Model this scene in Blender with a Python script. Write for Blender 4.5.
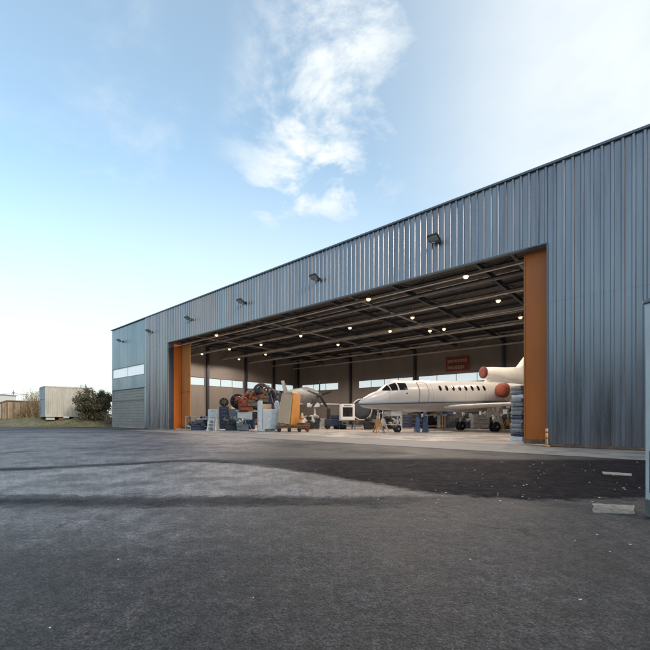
import bpy, bmesh, math, random
from mathutils import Vector, Matrix
random.seed(11)
for o in list(bpy.data.objects): bpy.data.objects.remove(o)
S = bpy.context.scene
COL = S.collection
PI = math.pi
EYE = 1.2
YAW = math.radians(41.05)
# ------------------------------------------------------------------ camera
cd = bpy.data.cameras.new('camera'); cam = bpy.data.objects.new('camera', cd); COL.objects.link(cam)
cam.location = (0, 0, EYE); cam.rotation_euler = (PI/2, 0, YAW)
cd.sensor_width = 36; cd.lens = 384/650*36; cd.shift_y = 92/650; cd.clip_end = 3000; cd.clip_start = .05
S.camera = cam
# ------------------------------------------------------------------ light
SUN_EL = math.radians(27); SUN_AZ = math.radians(92)      # azimuth from +Y towards +X
sv = Vector((math.sin(SUN_AZ)*math.cos(SUN_EL), math.cos(SUN_AZ)*math.cos(SUN_EL), math.sin(SUN_EL)))
ld = bpy.data.lights.new('sun', 'SUN'); ld.energy = 1.0; ld.angle = math.radians(10); ld.color = (1, .93, .82)
lo = bpy.data.objects.new('sun', ld); COL.objects.link(lo); lo.rotation_euler = sv.to_track_quat('Z', 'Y').to_euler()
lo.location = (30, 30, 60)
S.view_settings.view_transform = 'Standard'; S.view_settings.look = 'None'
S.view_settings.exposure = 1.0; S.view_settings.gamma = 1; S.view_settings.use_curve_mapping = False
S.render.resolution_x = 1024; S.render.resolution_y = 1024
W = bpy.data.worlds.new('World'); S.world = W; W.use_nodes = True
nt = W.node_tree; N = nt.nodes; L = nt.links; N.clear()
def nd(t, **k):
    n = N.new(t)
    for a, b in k.items(): setattr(n, a, b)
    return n
def mth(op, a, b=None, c=None, clamp=False):
    n = N.new('ShaderNodeMath'); n.operation = op; n.use_clamp = clamp
    for i, v in enumerate((a, b, c)):
        if v is None: continue
        if isinstance(v, (int, float)): n.inputs[i].default_value = v
        else: L.new(v, n.inputs[i])
    return n.outputs[0]
def mrange(v, a, b, c=0, d=1, smooth=True):
    n = N.new('ShaderNodeMapRange'); n.interpolation_type = 'SMOOTHSTEP' if smooth else 'LINEAR'
    L.new(v, n.inputs[0])
    for i, x in enumerate((a, b, c, d)): n.inputs[i+1].default_value = x
    return n.outputs[0]
sky = nd('ShaderNodeTexSky', sky_type='NISHITA'); sky.sun_disc = False
sky.sun_elevation = SUN_EL; sky.sun_rotation = SUN_AZ; sky.air_density = 1.0; sky.dust_density = 1.0; sky.ozone_density = 1.0
tc = nd('ShaderNodeTexCoord'); mp = nd('ShaderNodeMapping'); mp.inputs['Rotation'].default_value = (0, 0, -YAW)
L.new(tc.outputs['Generated'], mp.inputs['Vector'])
sx = nd('ShaderNodeSeparateXYZ'); L.new(mp.outputs[0], sx.inputs[0])
X_, Y_, Z_ = sx.outputs
# project directions on a cloud deck so that wisps foreshorten towards the horizon
zz = mth('MAXIMUM', Z_, .02); zz = mth('ADD', zz, .12)
cx = mth('DIVIDE', X_, zz); cy = mth('DIVIDE', Y_, zz)
cv = nd('ShaderNodeCombineXYZ'); L.new(cx, cv.inputs[0]); L.new(cy, cv.inputs[1])
n1 = nd('ShaderNodeTexNoise'); n1.inputs['Scale'].default_value = 3.2; n1.inputs['Detail'].default_value = 9; n1.inputs['Roughness'].default_value = .62; n1.inputs['Distortion'].default_value = .25
L.new(cv.outputs[0], n1.inputs['Vector'])
n2 = nd('ShaderNodeTexNoise'); n2.inputs['Scale'].default_value = .9; n2.inputs['Detail'].default_value = 4
L.new(cv.outputs[0], n2.inputs['Vector'])
az = mth('DIVIDE', X_, mth('MAXIMUM', Y_, .05))           # tangent of the bearing from the view axis
el = mth('DIVIDE', Z_, mth('MAXIMUM', Y_, .05))
# a column of broken cloud ahead, and thin veil spreading to the right
ridge = mth('ADD', mth('MULTIPLY', el, .16), -.13)
dcol = mth('ABSOLUTE', mth('SUBTRACT', az, ridge))
m_col = mth('MULTIPLY', mrange(dcol, .04, .32, 1, 0), mrange(el, .42, .6, 0, 1))
m_col = mth('MULTIPLY', m_col, mrange(n1.outputs[0], .42, .62))
veil = mth('MULTIPLY', mrange(az, .0, .78), mrange(mth('ADD', n2.outputs[0], mth('MULTIPLY', n1.outputs[0], .5)), .45, .95, .5, 1))
low = mrange(el, .0, .75, .85, 0)
wisp = mth('MULTIPLY', mrange(mth('ADD', n1.outputs[0], n2.outputs[0]), .95, 1.35), .4)
m_col = mth('MULTIPLY', m_col, 1.0)
mask = mth('MAXIMUM', mth('MAXIMUM', m_col, veil), mth('MAXIMUM', low, wisp))
mask = mth('ADD', .2, mth('MULTIPLY', mth('MINIMUM', mask, 1.0), .8))
mx = nd('ShaderNodeMix', data_type='RGBA'); L.new(mask, mx.inputs[0])
gm = nd('ShaderNodeMix', data_type='RGBA', blend_type='MULTIPLY'); gm.inputs[0].default_value = 1
L.new(sky.outputs[0], gm.inputs[6]); gm.inputs[7].default_value = (1.3, 1.62, 1.52, 1)
L.new(gm.outputs[2], mx.inputs[6]); mx.inputs[7].default_value = (5.15, 5.4, 5.45, 1)
bg = nd('ShaderNodeBackground'); bg.inputs[1].default_value = .1
L.new(mx.outputs[2], bg.inputs[0]); wo = nd('ShaderNodeOutputWorld'); L.new(bg.outputs[0], wo.inputs[0])

# ------------------------------------------------------------------ helpers
R_ = Vector((math.cos(YAW), math.sin(YAW), 0)); F_ = Vector((-math.sin(YAW), math.cos(YAW), 0))
def at(px, d, z=0):
    """world point d metres ahead on the bearing px (of 650)"""
    v = R_*((px-325)/384*d) + F_*d; return Vector((v.x, v.y, z))
def rd(r, d, z=0):
    v = R_*r + F_*d; return Vector((v.x, v.y, z))
def mat(name, col, rough=.6, metal=0, var=.15, scale=3, bump=0, bscale=40, col2=None, stretch=(1, 1, 1), emis=None, coat=0, spec=.5):
    m = bpy.data.materials.new(name); m.use_nodes = True; t = m.node_tree; n = t.nodes; l = t.links
    b = n['Principled BSDF']; b.inputs['Roughness'].default_value = rough; b.inputs['Metallic'].default_value = metal
    b.inputs['Specular IOR Level'].default_value = spec
    if coat: b.inputs['Coat Weight'].default_value = coat; b.inputs['Coat Roughness'].default_value = .1
    c = n.new('ShaderNodeTexCoord'); mp = n.new('ShaderNodeMapping'); mp.inputs['Scale'].default_value = stretch
    l.new(c.outputs['Object'], mp.inputs[0])
    nz = n.new('ShaderNodeTexNoise'); nz.inputs['Scale'].default_value = scale; nz.inputs['Detail'].default_value = 6; nz.inputs['Roughness'].default_value = .65
    l.new(mp.outputs[0], nz.inputs['Vector'])
    rp = n.new('ShaderNodeValToRGB'); l.new(nz.outputs[0], rp.inputs[0])
    c2 = col2 or tuple(x*(1-var*1.6) for x in col)
    rp.color_ramp.elements[0].position = .3; rp.color_ramp.elements[0].color = (*c2, 1)
    rp.color_ramp.elements[1].position = .68; rp.color_ramp.elements[1].color = (*[min(1, x*(1+var*.5)) for x in col], 1)
    l.new(rp.outputs[0], b.inputs['Base Color'])
    mr = n.new('ShaderNodeMapRange'); l.new(nz.outputs[0], mr.inputs[0]); mr.inputs[1].default_value = .3; mr.inputs[2].default_value = .7
    mr.inputs[3].default_value = max(0, rough-.1); mr.inputs[4].default_value = min(1, rough+.1); l.new(mr.outputs[0], b.inputs['Roughness'])
    if bump:
        bn = n.new('ShaderNodeTexNoise'); bn.inputs['Scale'].default_value = bscale; bn.inputs['Detail'].default_value = 5; l.new(mp.outputs[0], bn.inputs['Vector'])
        bu = n.new('ShaderNodeBump'); bu.inputs['Strength'].default_value = bump; bu.inputs['Distance'].default_value = .02; l.new(bn.outputs[0], bu.inputs['Height']); l.new(bu.outputs[0], b.inputs['Normal'])
    if emis: b.inputs['Emission Color'].default_value = (*emis[0], 1); b.inputs['Emission Strength'].default_value = emis[1]
    return m
class MB:
    def __init__(s): s.b = bmesh.new()
    def box(s, c, d, rz=0, bev=0, M=None, taper=None):
        r = bmesh.ops.create_cube(s.b, size=1); vs = r['verts']
        for v in vs: v.co = Vector((v.co.x*d[0], v.co.y*d[1], v.co.z*d[2]))
        if taper:
            for v in vs:
                if v.co.z > 0: v.co.x *= taper; v.co.y *= taper
        if bev:
            es = list({e for v in vs for e in v.link_edges})
            rr = bmesh.ops.bevel(s.b, geom=es, offset=bev, segments=2, affect='EDGES', profile=.6)
            vs = list({v for f in rr['faces'] for v in f.verts} | {v for v in vs if v.is_valid})
        mm = Matrix.Translation(c) @ Matrix.Rotation(rz, 4, 'Z')
        if M: mm = mm @ M
        for v in vs: v.co = mm @ v.co
        return s
    def tube(s, p0, p1, r0, r1=None, n=8, cap=True):
        if r1 is None: r1 = r0
        p0 = Vector(p0); p1 = Vector(p1); d = p1-p0
        if d.length < 1e-6: return s
        q = d.to_track_quat('Z', 'Y'); A = []; B = []
        for i in range(n):
            a = 2*PI*i/n; u = q @ Vector((math.cos(a), math.sin(a), 0))
            A.append(s.b.verts.new(p0+u*r0)); B.append(s.b.verts.new(p1+u*r1))
        for i in range(n):
            j = (i+1) % n; f = s.b.faces.new((A[i], A[j], B[j], B[i])); f.smooth = n > 6
        if cap: s.b.faces.new(A[::-1]); s.b.faces.new(B)
        return s
    def path(s, pts, r, n=8):
        for a, b in zip(pts, pts[1:]): s.tube(a, b, r, n=n)
        return s
    def rings(s, rs, cap=True, smooth=True, closed=True):
        V = [[s.b.verts.new(p) for p in r] for r in rs]; n = len(V[0])
        for a, b in zip(V, V[1:]):
            for i in range(n if closed else n-1):
                j = (i+1) % n; f = s.b.faces.new((a[i], a[j], b[j], b[i])); f.smooth = smooth
        if cap: s.b.faces.new(V[0][::-1]); s.b.faces.new(V[-1])
        return s
    def lathe(s, p0, ax, prof, n=20):
        q = Vector(ax).to_track_quat('Z', 'Y'); p0 = Vector(p0); rs = []
        for r, h in prof: rs.append([p0 + q @ Vector((math.cos(2*PI*i/n)*r, math.sin(2*PI*i/n)*r, h)) for i in range(n)])
        return s.rings(rs)
    def torus(s, c, ax, R, r, n=20, m=8, a0=0, a1=2*PI):
        q = Vector(ax).to_track_quat('Z', 'Y'); c = Vector(c); rs = []
        full = abs(a1-a0-2*PI) < 1e-6
        for i in range(n+1):
            a = a0+(a1-a0)*i/n; rs.append([c + q @ Vector(((R+r*math.cos(2*PI*k/m))*math.cos(a), (R+r*math.cos(2*PI*k/m))*math.sin(a), r*math.sin(2*PI*k/m))) for k in range(m)])
        return s.rings(rs, cap=not full)
    def ball(s, c, r, sc=(1, 1, 1), sub=2):
        rr = bmesh.ops.create_icosphere(s.b, subdivisions=sub, radius=r)
        for v in rr['verts']: v.co = Vector((v.co.x*sc[0], v.co.y*sc[1], v.co.z*sc[2])) + Vector(c)
        for f in {f for v in rr['verts'] for f in v.link_faces}: f.smooth = True
        return s
    def poly(s, pts):
        f = s.b.faces.new([s.b.verts.new(p) for p in pts]); return s
    def slab(s, pts, thick):
        pts = [Vector(p) for p in pts]; th = Vector(thick)
        return s.rings([pts, [p+th for p in pts]], smooth=False)
    def build(s, name, m, parent=None, label=None, cat=None, group=None, kind=None, recalc=True):
        if recalc: bmesh.ops.recalc_face_normals(s.b, faces=s.b.faces)
        me = bpy.data.meshes.new(name); s.b.to_mesh(me); s.b.free(); me.materials.append(m)
        o = bpy.data.objects.new(name, me); COL.objects.link(o)
        if parent: o.parent = parent
        return tag(o, label, cat, group, kind)
def tag(o, label=None, cat=None, group=None, kind=None):
    if label: o['label'] = label
    if cat: o['category'] = cat
    if group: o['group'] = group
    if kind: o['kind'] = kind
    return o
def thing(name, label, cat, loc=(0, 0, 0), rz=0, group=None):
    o = bpy.data.objects.new(name, None); COL.objects.link(o); o.location = loc; o.rotation_euler = (0, 0, rz); o.empty_display_size = .2
    return tag(o, label, cat, group)
def kids(o): return [c for c in bpy.data.objects if c.parent == o]
def dup(root, loc, rz=None, label=None, scale=None):
    r = root.copy(); COL.objects.link(r); r.location = loc
    if rz is not None: r.rotation_euler = (0, 0, rz)
    if label: r['label'] = label
    if scale: r.scale = (scale,)*3
    for ch in kids(root):
        c = ch.copy(); COL.objects.link(c); c.parent = r
        for g in kids(ch):
            d = g.copy(); COL.objects.link(d); d.parent = c
    return r

# ------------------------------------------------------------------ materials
def asphalt_mat():
    global N, L
    m = bpy.data.materials.new('asphalt'); m.use_nodes = True; t = m.node_tree; N = t.nodes; L = t.links
    b = N['Principled BSDF']
    c = N.new('ShaderNodeTexCoord'); mp = N.new('ShaderNodeMapping'); mp.inputs['Rotation'].default_value = (0, 0, -YAW); L.new(c.outputs['Object'], mp.inputs[0])
    def noise(sc, det=6, rough=.6, src=None):
        n = N.new('ShaderNodeTexNoise'); n.inputs['Scale'].default_value = sc; n.inputs['Detail'].default_value = det; n.inputs['Roughness'].default_value = rough
        L.new(src or mp.outputs[0], n.inputs['Vector']); return n.outputs[0]
    sp = N.new('ShaderNodeSeparateXYZ'); L.new(mp.outputs[0], sp.inputs[0]); r, d, _ = sp.outputs
    big = noise(.22, 5, .6); mid = noise(1.1, 6, .65); fine = noise(55, 5, .8); grit = noise(110, 3, .8)
    wob = mth('MULTIPLY', mth('SUBTRACT', mid, .5), 1.5)
    wob2 = mth('MULTIPLY', mth('SUBTRACT', big, .5), 3.0)
    rag = noise(5, 6, .75)
    dd = mth('ADD', d, mth('ADD', mth('MULTIPLY', wob, .42), mth('MULTIPLY', wob2, .15)))
    dd = mth('ADD', dd, mth('MULTIPLY', mth('SUBTRACT', rag, .5), .8))
    dd = mth('ADD', dd, mth('MULTIPLY', r, .02))
    def inv(v): return mth('SUBTRACT', 1, v)
    rr_ = mth('ADD', r, mth('MULTIPLY', wob, .5))
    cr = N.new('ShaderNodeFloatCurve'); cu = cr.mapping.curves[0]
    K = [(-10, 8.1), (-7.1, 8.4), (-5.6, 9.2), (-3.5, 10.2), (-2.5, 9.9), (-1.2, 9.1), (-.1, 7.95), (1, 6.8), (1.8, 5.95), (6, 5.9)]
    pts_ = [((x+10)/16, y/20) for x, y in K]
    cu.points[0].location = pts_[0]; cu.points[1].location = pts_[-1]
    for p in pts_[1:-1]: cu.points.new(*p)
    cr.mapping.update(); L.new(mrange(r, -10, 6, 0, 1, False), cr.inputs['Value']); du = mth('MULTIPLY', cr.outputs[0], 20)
    edge = mth('SUBTRACT', dd, du)                                   # >0 beyond the edge of the pale area in the ground colour
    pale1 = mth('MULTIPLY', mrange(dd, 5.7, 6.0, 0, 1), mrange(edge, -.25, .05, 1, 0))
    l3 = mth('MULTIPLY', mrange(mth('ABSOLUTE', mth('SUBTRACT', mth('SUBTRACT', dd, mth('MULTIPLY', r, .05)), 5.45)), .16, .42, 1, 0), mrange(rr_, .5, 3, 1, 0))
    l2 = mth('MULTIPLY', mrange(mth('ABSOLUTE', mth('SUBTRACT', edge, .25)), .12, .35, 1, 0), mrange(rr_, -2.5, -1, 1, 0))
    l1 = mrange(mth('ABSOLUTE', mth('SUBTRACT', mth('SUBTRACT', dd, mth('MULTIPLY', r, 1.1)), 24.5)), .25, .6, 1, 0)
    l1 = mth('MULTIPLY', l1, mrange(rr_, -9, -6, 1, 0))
    dark_bands = mth('MAXIMUM', mth('MAXIMUM', mth('MULTIPLY', l3, .9), l2), mth('MULTIPLY', l1, .85))  # three darker bands across the ground colour
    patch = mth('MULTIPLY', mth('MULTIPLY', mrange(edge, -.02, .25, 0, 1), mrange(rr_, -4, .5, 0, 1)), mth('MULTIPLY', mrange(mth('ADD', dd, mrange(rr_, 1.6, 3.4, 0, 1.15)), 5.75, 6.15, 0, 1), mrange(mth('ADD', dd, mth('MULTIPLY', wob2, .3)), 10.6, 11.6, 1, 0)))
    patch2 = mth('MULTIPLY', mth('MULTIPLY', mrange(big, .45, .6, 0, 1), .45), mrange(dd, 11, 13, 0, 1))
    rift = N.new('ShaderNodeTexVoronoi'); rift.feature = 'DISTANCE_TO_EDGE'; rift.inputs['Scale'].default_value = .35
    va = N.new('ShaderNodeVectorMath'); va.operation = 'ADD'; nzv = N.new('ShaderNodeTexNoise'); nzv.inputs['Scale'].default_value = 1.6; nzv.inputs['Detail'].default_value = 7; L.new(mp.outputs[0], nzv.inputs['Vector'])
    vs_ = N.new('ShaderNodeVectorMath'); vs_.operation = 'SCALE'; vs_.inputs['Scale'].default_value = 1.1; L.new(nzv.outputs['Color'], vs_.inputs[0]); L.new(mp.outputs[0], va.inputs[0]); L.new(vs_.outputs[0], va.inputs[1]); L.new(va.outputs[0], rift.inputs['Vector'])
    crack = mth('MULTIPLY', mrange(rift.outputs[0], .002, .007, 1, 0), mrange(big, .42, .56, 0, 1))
    dark_bands = mth('MULTIPLY', dark_bands, mrange(noise(.9, 6, .7), .36, .6, .35, 1))
    dark = mth('MAXIMUM', mth('MAXIMUM', mth('MULTIPLY', dark_bands, .75), mth('MULTIPLY', patch, mrange(rag, .3, .6, .8, 1))), patch2)
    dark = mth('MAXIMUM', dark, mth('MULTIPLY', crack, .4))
    pale2 = mth('MULTIPLY', mth('MULTIPLY', mrange(edge, .5, .9, 0, 1), mrange(rr_, -4.5, -1, 1, 0)), mrange(d, 24, 40, 1, .25))
    pale3 = mth('MULTIPLY', mth('MULTIPLY', mrange(rr_, -2.2, .2, 1, 0), mrange(dd, 3.0, 4.2, 0, 1)), mth('MULTIPLY', mrange(dd, 4.9, 5.3, 1, 0), .55))
    pale = mth('MAXIMUM', mth('MULTIPLY', pale1, mrange(rr_, -2.5, 1.5, 1, .35)), mth('MAXIMUM', mth('MULTIPLY', pale2, .7), pale3))
    pale = mth('MULTIPLY', pale, mrange(mid, .36, .60, .3, 1))
    blot = noise(4.5, 5, .7); gran = noise(17, 5, .75)
    base = mth('ADD', .031, mth('MULTIPLY', mth('SUBTRACT', big, .5), .05))
    base = mth('ADD', base, mth('MULTIPLY', mth('SUBTRACT', mid, .5), .05))
    base = mth('ADD', base, mth('MULTIPLY', pale, .11))
    base = mth('MULTIPLY', base, mrange(blot, .32, .68, .68, 1.35))
    base = mth('MULTIPLY', base, mrange(gran, .34, .66, .5, 1.6))
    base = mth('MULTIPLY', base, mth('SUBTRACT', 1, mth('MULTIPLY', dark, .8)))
    vor = N.new('ShaderNodeTexVoronoi'); vor.inputs['Scale'].default_value = 55; L.new(mp.outputs[0], vor.inputs['Vector'])
    base = mth('MULTIPLY', base, mrange(fine, .34, .66, .15, 2.1))
    stone = mth('MULTIPLY', mrange(vor.outputs['Distance'], .15, .38, 1, 0), mrange(grit, .45, .62, 0, 1))
    base = mth('ADD', base, mth('MULTIPLY', mth('MULTIPLY', stone, mth('SUBTRACT', 1, mth('MULTIPLY', dark, .6))), .10))
    base = mth('MAXIMUM', base, .006)
    cc = N.new('ShaderNodeCombineColor'); L.new(mth('MULTIPLY', base, mrange(blot, .45, .7, 1.02, 1.16)), cc.inputs[0]); L.new(base, cc.inputs[1]); L.new(mth('MULTIPLY', base, mth('ADD', 1.06, mth('MULTIPLY', dark, .3))), cc.inputs[2])
    # rusty specks
    L.new(cc.outputs[0], b.inputs['Base Color'])
    ro = mth('ADD', .62, mth('MULTIPLY', mth('SUBTRACT', mid, .5), .5)); ro = mth('SUBTRACT', ro, mth('MULTIPLY', pale, .16)); ro = mth('ADD', ro, mth('MULTIPLY', dark, .15))
    L.new(ro, b.inputs['Roughness'])
    spc = mth('SUBTRACT', mth('ADD', .30, mth('MULTIPLY', pale, .2)), mth('MULTIPLY', dark, .26)); L.new(spc, b.inputs['Specular IOR Level'])
    hh = mth('ADD', mth('MULTIPLY', fine, .5), mth('MULTIPLY', vor.outputs['Distance'], .6))
    bu = N.new('ShaderNodeBump'); bu.inputs['Strength'].default_value = 1.0; bu.inputs['Distance'].default_value = .014; L.new(hh, bu.inputs['Height'])
    bu2 = N.new('ShaderNodeBump'); bu2.inputs['Strength'].default_value = .25; bu2.inputs['Distance'].default_value = .06; L.new(blot, bu2.inputs['Height']); L.new(bu.outputs[0], bu2.inputs['Normal'])
    L.new(bu2.outputs[0], b.inputs['Normal'])
    return m
M = {}
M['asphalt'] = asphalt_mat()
M['concrete'] = mat('concrete', (.20, .19, .185), .7, var=.3, scale=1.2, bump=.3, bscale=25)
M['floor'] = mat('floor_concrete', (.52, .485, .455), .28, var=.14, scale=.6, bump=.05, bscale=12)
M['clad'] = mat('blue_grey_cladding', (.315, .30, .318), .3, metal=.8, var=.2, scale=2.2, stretch=(1, 1, .06), bump=.05, bscale=2.5)
M['clad2'] = mat('pale_panel', (.25, .27, .30), .38, metal=.6, var=.12, scale=.5, stretch=(1, 1, .3))
M['coping'] = mat('coping_metal', (.16, .18, .205), .45, metal=.5, var=.1)
M['rollmat'] = mat('roller_panel', (.34, .295, .265), .5, metal=.15, var=.2, scale=.7, stretch=(1, 1, 2))
M['inner'] = mat('inner_liner', (.20, .18, .168), .75, var=.12, scale=.6, stretch=(1, 1, .3))
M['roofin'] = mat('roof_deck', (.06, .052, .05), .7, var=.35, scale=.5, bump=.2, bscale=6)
M['steel'] = mat('dark_steel', (.05, .055, .07), .55, metal=.3, var=.2)
M['truss'] = mat('grey_steel', (.5, .47, .44), .55, metal=.2, var=.25, scale=1.5)
M['orange'] = mat('orange_paint', (.62, .15, .018), .5, var=.12, scale=1.2, stretch=(1, 1, .3))
M['orange2'] = mat('faded_orange_paint', (.6, .22, .06), .5, var=.12, scale=1.2, stretch=(1, 1, .3))
M['navy'] = mat('navy_steel', (.05, .06, .085), .45, metal=.3)
M['white'] = mat('white_paint', (.72, .72, .70), .45, var=.08, scale=2)
M['pwhite'] = mat('aged_white', (.64, .69, .73), .6, var=.15, scale=3)
M['black'] = mat('black_rubber', (.016, .016, .018), .7, var=.2)
M['glassd'] = mat('dark_glass', (.012, .014, .018), .08, var=.1, spec=.7)
M['red'] = mat('red_cover', (.21, .04, .017), .7, var=.2, scale=8, bump=.2, bscale=12)
M['redor'] = mat('red_orange_part', (.42, .075, .025), .5, var=.3, scale=6)
M['brown'] = mat('brown_ducting', (.19, .13, .09), .6, var=.35, scale=5)
M['tan'] = mat('tan_board', (.62, .44, .29), .7, var=.08, scale=3)
M['tanor'] = mat('orange_brown_board', (.55, .25, .06), .65, var=.14, scale=3)
M['wood'] = mat('rough_wood', (.28, .14, .07), .8, var=.35, scale=5, stretch=(1, 8, 1))
M['blue'] = mat('blue_paint', (.04, .10, .25), .45, var=.25, scale=4)
M['dblue'] = mat('dark_blue_paint', (.02, .035, .09), .5, var=.25, scale=4)
M['grey'] = mat('grey_paint', (.2, .21, .22), .5, var=.2, scale=3)
M['lgrey'] = mat('light_grey_paint', (.42, .43, .43), .5, var=.15, scale=3)
M['alu'] = mat('aluminium', (.6, .6, .6), .3, metal=.9, var=.1, scale=3)
M['cont'] = mat('container_beige', (.60, .55, .47), .6, var=.14, scale=1.2, stretch=(1, 1, .25), col2=(.40, .35, .29))
M['contend'] = mat('container_end_shade_and_doors', (.46, .50, .53), .55, var=.12, scale=2)  # end's blue shade put into its colour; also used for outbuilding doors
M['rust'] = mat('rusty_brown_sheet', (.46, .32, .21), .8, var=.3, scale=1.6, stretch=(1, 1, .3))
M['rail'] = mat('rusty_rail', (.22, .13, .085), .8, var=.4, scale=5, stretch=(.5, 1, 1))
M['stackb'] = mat('slate_tarpaulin', (.24, .27, .31), .7, var=.35, scale=7)
M['postm'] = mat('pale_post_paint', (.68, .69, .69), .5, var=.15, scale=2)
M['redd'] = mat('dark_red_cover', (.12, .02, .012), .75, var=.3, scale=8)
M['bark'] = mat('bark', (.13, .09, .065), .9, var=.3, scale=9)
M['twig'] = mat('dry_twig', (.42, .29, .17), .9, var=.3, scale=3)
def leaf_mat(name, cols):
    m = bpy.data.materials.new(name); m.use_nodes = True; t = m.node_tree; n = t.nodes; l = t.links; b = n['Principled BSDF']
    g = n.new('ShaderNodeNewGeometry'); r = n.new('ShaderNodeValToRGB'); r.color_ramp.interpolation = 'LINEAR'
    l.new(g.outputs['Random Per Island'], r.inputs[0])
    while len(r.color_ramp.elements) < len(cols): r.color_ramp.elements.new(.5)
    for i, c in enumerate(cols): r.color_ramp.elements[i].position = i/(len(cols)-1); r.color_ramp.elements[i].color = (*c, 1)
    l.new(r.outputs[0], b.inputs['Base Color']); b.inputs['Roughness'].default_value = .65
    return m
M['leaf'] = leaf_mat('bush_leaf', [(.05, .035, .03), (.10, .06, .045), (.07, .075, .03), (.14, .12, .05), (.045, .05, .028)])
M['grass'] = leaf_mat('verge_grass', [(.09, .11, .035), (.16, .17, .05), (.22, .18, .09), (.12, .15, .04)])
M['dry'] = leaf_mat('dry_leaf', [(.5, .42, .3), (.62, .6, .56), (.4, .27, .12), (.65, .55, .35)])
M['soil'] = mat('verge_soil', (.21, .16, .11), .95, var=.4, scale=.9, bump=.6, bscale=5, col2=(.09, .10, .04))
M['soil2'] = mat('added_building_brown', (.10, .075, .06), .9, var=.3, scale=1)
def pane_mat():
    m = bpy.data.materials.new('translucent_pane'); m.use_nodes = True; t = m.node_tree; n = t.nodes; l = t.links; n.clear()
    a = n.new('ShaderNodeBsdfTransparent'); a.inputs[0].default_value = (1, 1, 1, 1)
    b = n.new('ShaderNodeBsdfTranslucent'); b.inputs[0].default_value = (.9, .93, .95, 1)
    c = n.new('ShaderNodeBsdfPrincipled'); c.inputs['Base Color'].default_value = (.85, .87, .88, 1); c.inputs['Roughness'].default_value = .25
    x = n.new('ShaderNodeMixShader'); x.inputs[0].default_value = .25; l.new(a.outputs[0], x.inputs[1]); l.new(b.outputs[0], x.inputs[2])
    y = n.new('ShaderNodeMixShader'); y.inputs[0].default_value = .08; l.new(x.outputs[0], y.inputs[1]); l.new(c.outputs[0], y.inputs[2])
    o = n.new('ShaderNodeOutputMaterial'); l.new(y.outputs[0], o.inputs[0]); return m
M['pane'] = pane_mat()
def opal_glow_mat():
    m = mat('opal_panel_added_glow', (.9, .9, .9), .5, var=.01, scale=.3, emis=((1, 1, 1), .16))  # faint glow added to the strip window, which daylight left too grey
    return m
M['opal_glow'] = opal_glow_mat()
def jet_mat():
    global N, L
    m = bpy.data.materials.new('jet_livery'); m.use_nodes = True; t = m.node_tree; N = t.nodes; L = t.links; b = N['Principled BSDF']
    c = N.new('ShaderNodeTexCoord'); s = N.new('ShaderNodeSeparateXYZ'); L.new(c.outputs['Object'], s.inputs[0])
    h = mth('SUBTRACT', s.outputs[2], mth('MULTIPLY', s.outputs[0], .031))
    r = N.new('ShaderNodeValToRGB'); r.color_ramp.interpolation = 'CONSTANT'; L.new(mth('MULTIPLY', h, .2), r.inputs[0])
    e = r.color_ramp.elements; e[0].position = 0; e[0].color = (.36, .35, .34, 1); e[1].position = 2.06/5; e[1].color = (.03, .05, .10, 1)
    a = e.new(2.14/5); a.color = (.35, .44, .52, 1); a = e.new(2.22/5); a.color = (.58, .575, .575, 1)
    L.new(r.outputs[0], b.inputs['Base Color']); b.inputs['Roughness'].default_value = .32; b.inputs['Coat Weight'].default_value = .3
    return m
M['jet'] = jet_mat()

# ------------------------------------------------------------------ ground
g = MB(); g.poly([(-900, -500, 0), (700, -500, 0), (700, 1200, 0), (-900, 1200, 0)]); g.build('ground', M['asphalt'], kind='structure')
D = 17.7; XL = -48.8; XR = 9.0; YB = 48.0; OX0 = -35.1; OX1 = -3.4; OH = 8.27; RH = 11.47
g = MB(); g.box((( -34.95+OX1)/2-.08, 14.1+3.6/2+.0, .003), (31.4, 3.55, .02)); 
g = MB(); g.poly([(-36.5, 14.3, .008), (12, 13.6, .008), (12, D-.06, .008), (-36.5, D-.06, .008)]); g.build('apron', M['concrete'], kind='structure')
g = MB(); g.poly([(XL+.2, D-.058, .014), (XR-.2, D-.058, .014), (XR-.2, YB, .014), (XL+.2, YB, .014)]); g.build('hangar_floor', M['floor'], kind='structure')
# verge: a low bank beyond the tarmac, left of the hangar
def vh(r, d):
    k = min(1, max(0, (d-46.3)/4.5)); k = k*k*(3-2*k)
    return -.03 + .93*k + .10*math.sin(r*.9+d*.6)*k + .06*math.sin(r*2.3-d*1.7)*k
g = MB(); vs = {}
rsx = [-160+i*2.0 for i in range(40)] + [-80+i*.8 for i in range(70)]; ds = [46+.45*i for i in range(30)] + [60+i*4 for i in range(40)] + [240, 300, 400, 600]
lst = []
for i, r in enumerate(rsx):
    for j, d in enumerate(ds):
        p = rd(r, d); X = min(p.x, -49.4)
        if p.x > -49.4:
            pass
        vs[i, j] = (p, vh(r, d))
for i in range(len(rsx)-1):
    for j in range(len(ds)-1):
        q = [vs[i, j], vs[i+1, j], vs[i+1, j+1], vs[i, j+1]]
        if max(p.x for p, h in q) < -49.3: lst.append([(i, j), (i+1, j), (i+1, j+1), (i, j+1)])
vm = {}
for q in lst:
    for k in q:
        if k not in vm: p, h = vs[k]; vm[k] = g.b.verts.new((p.x, p.y, h))
for q in lst: f = g.b.faces.new([vm[k] for k in q]); f.smooth = True
g.build('verge', M['soil'], kind='structure')
g = MB(); rng = random.Random(3)
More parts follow.
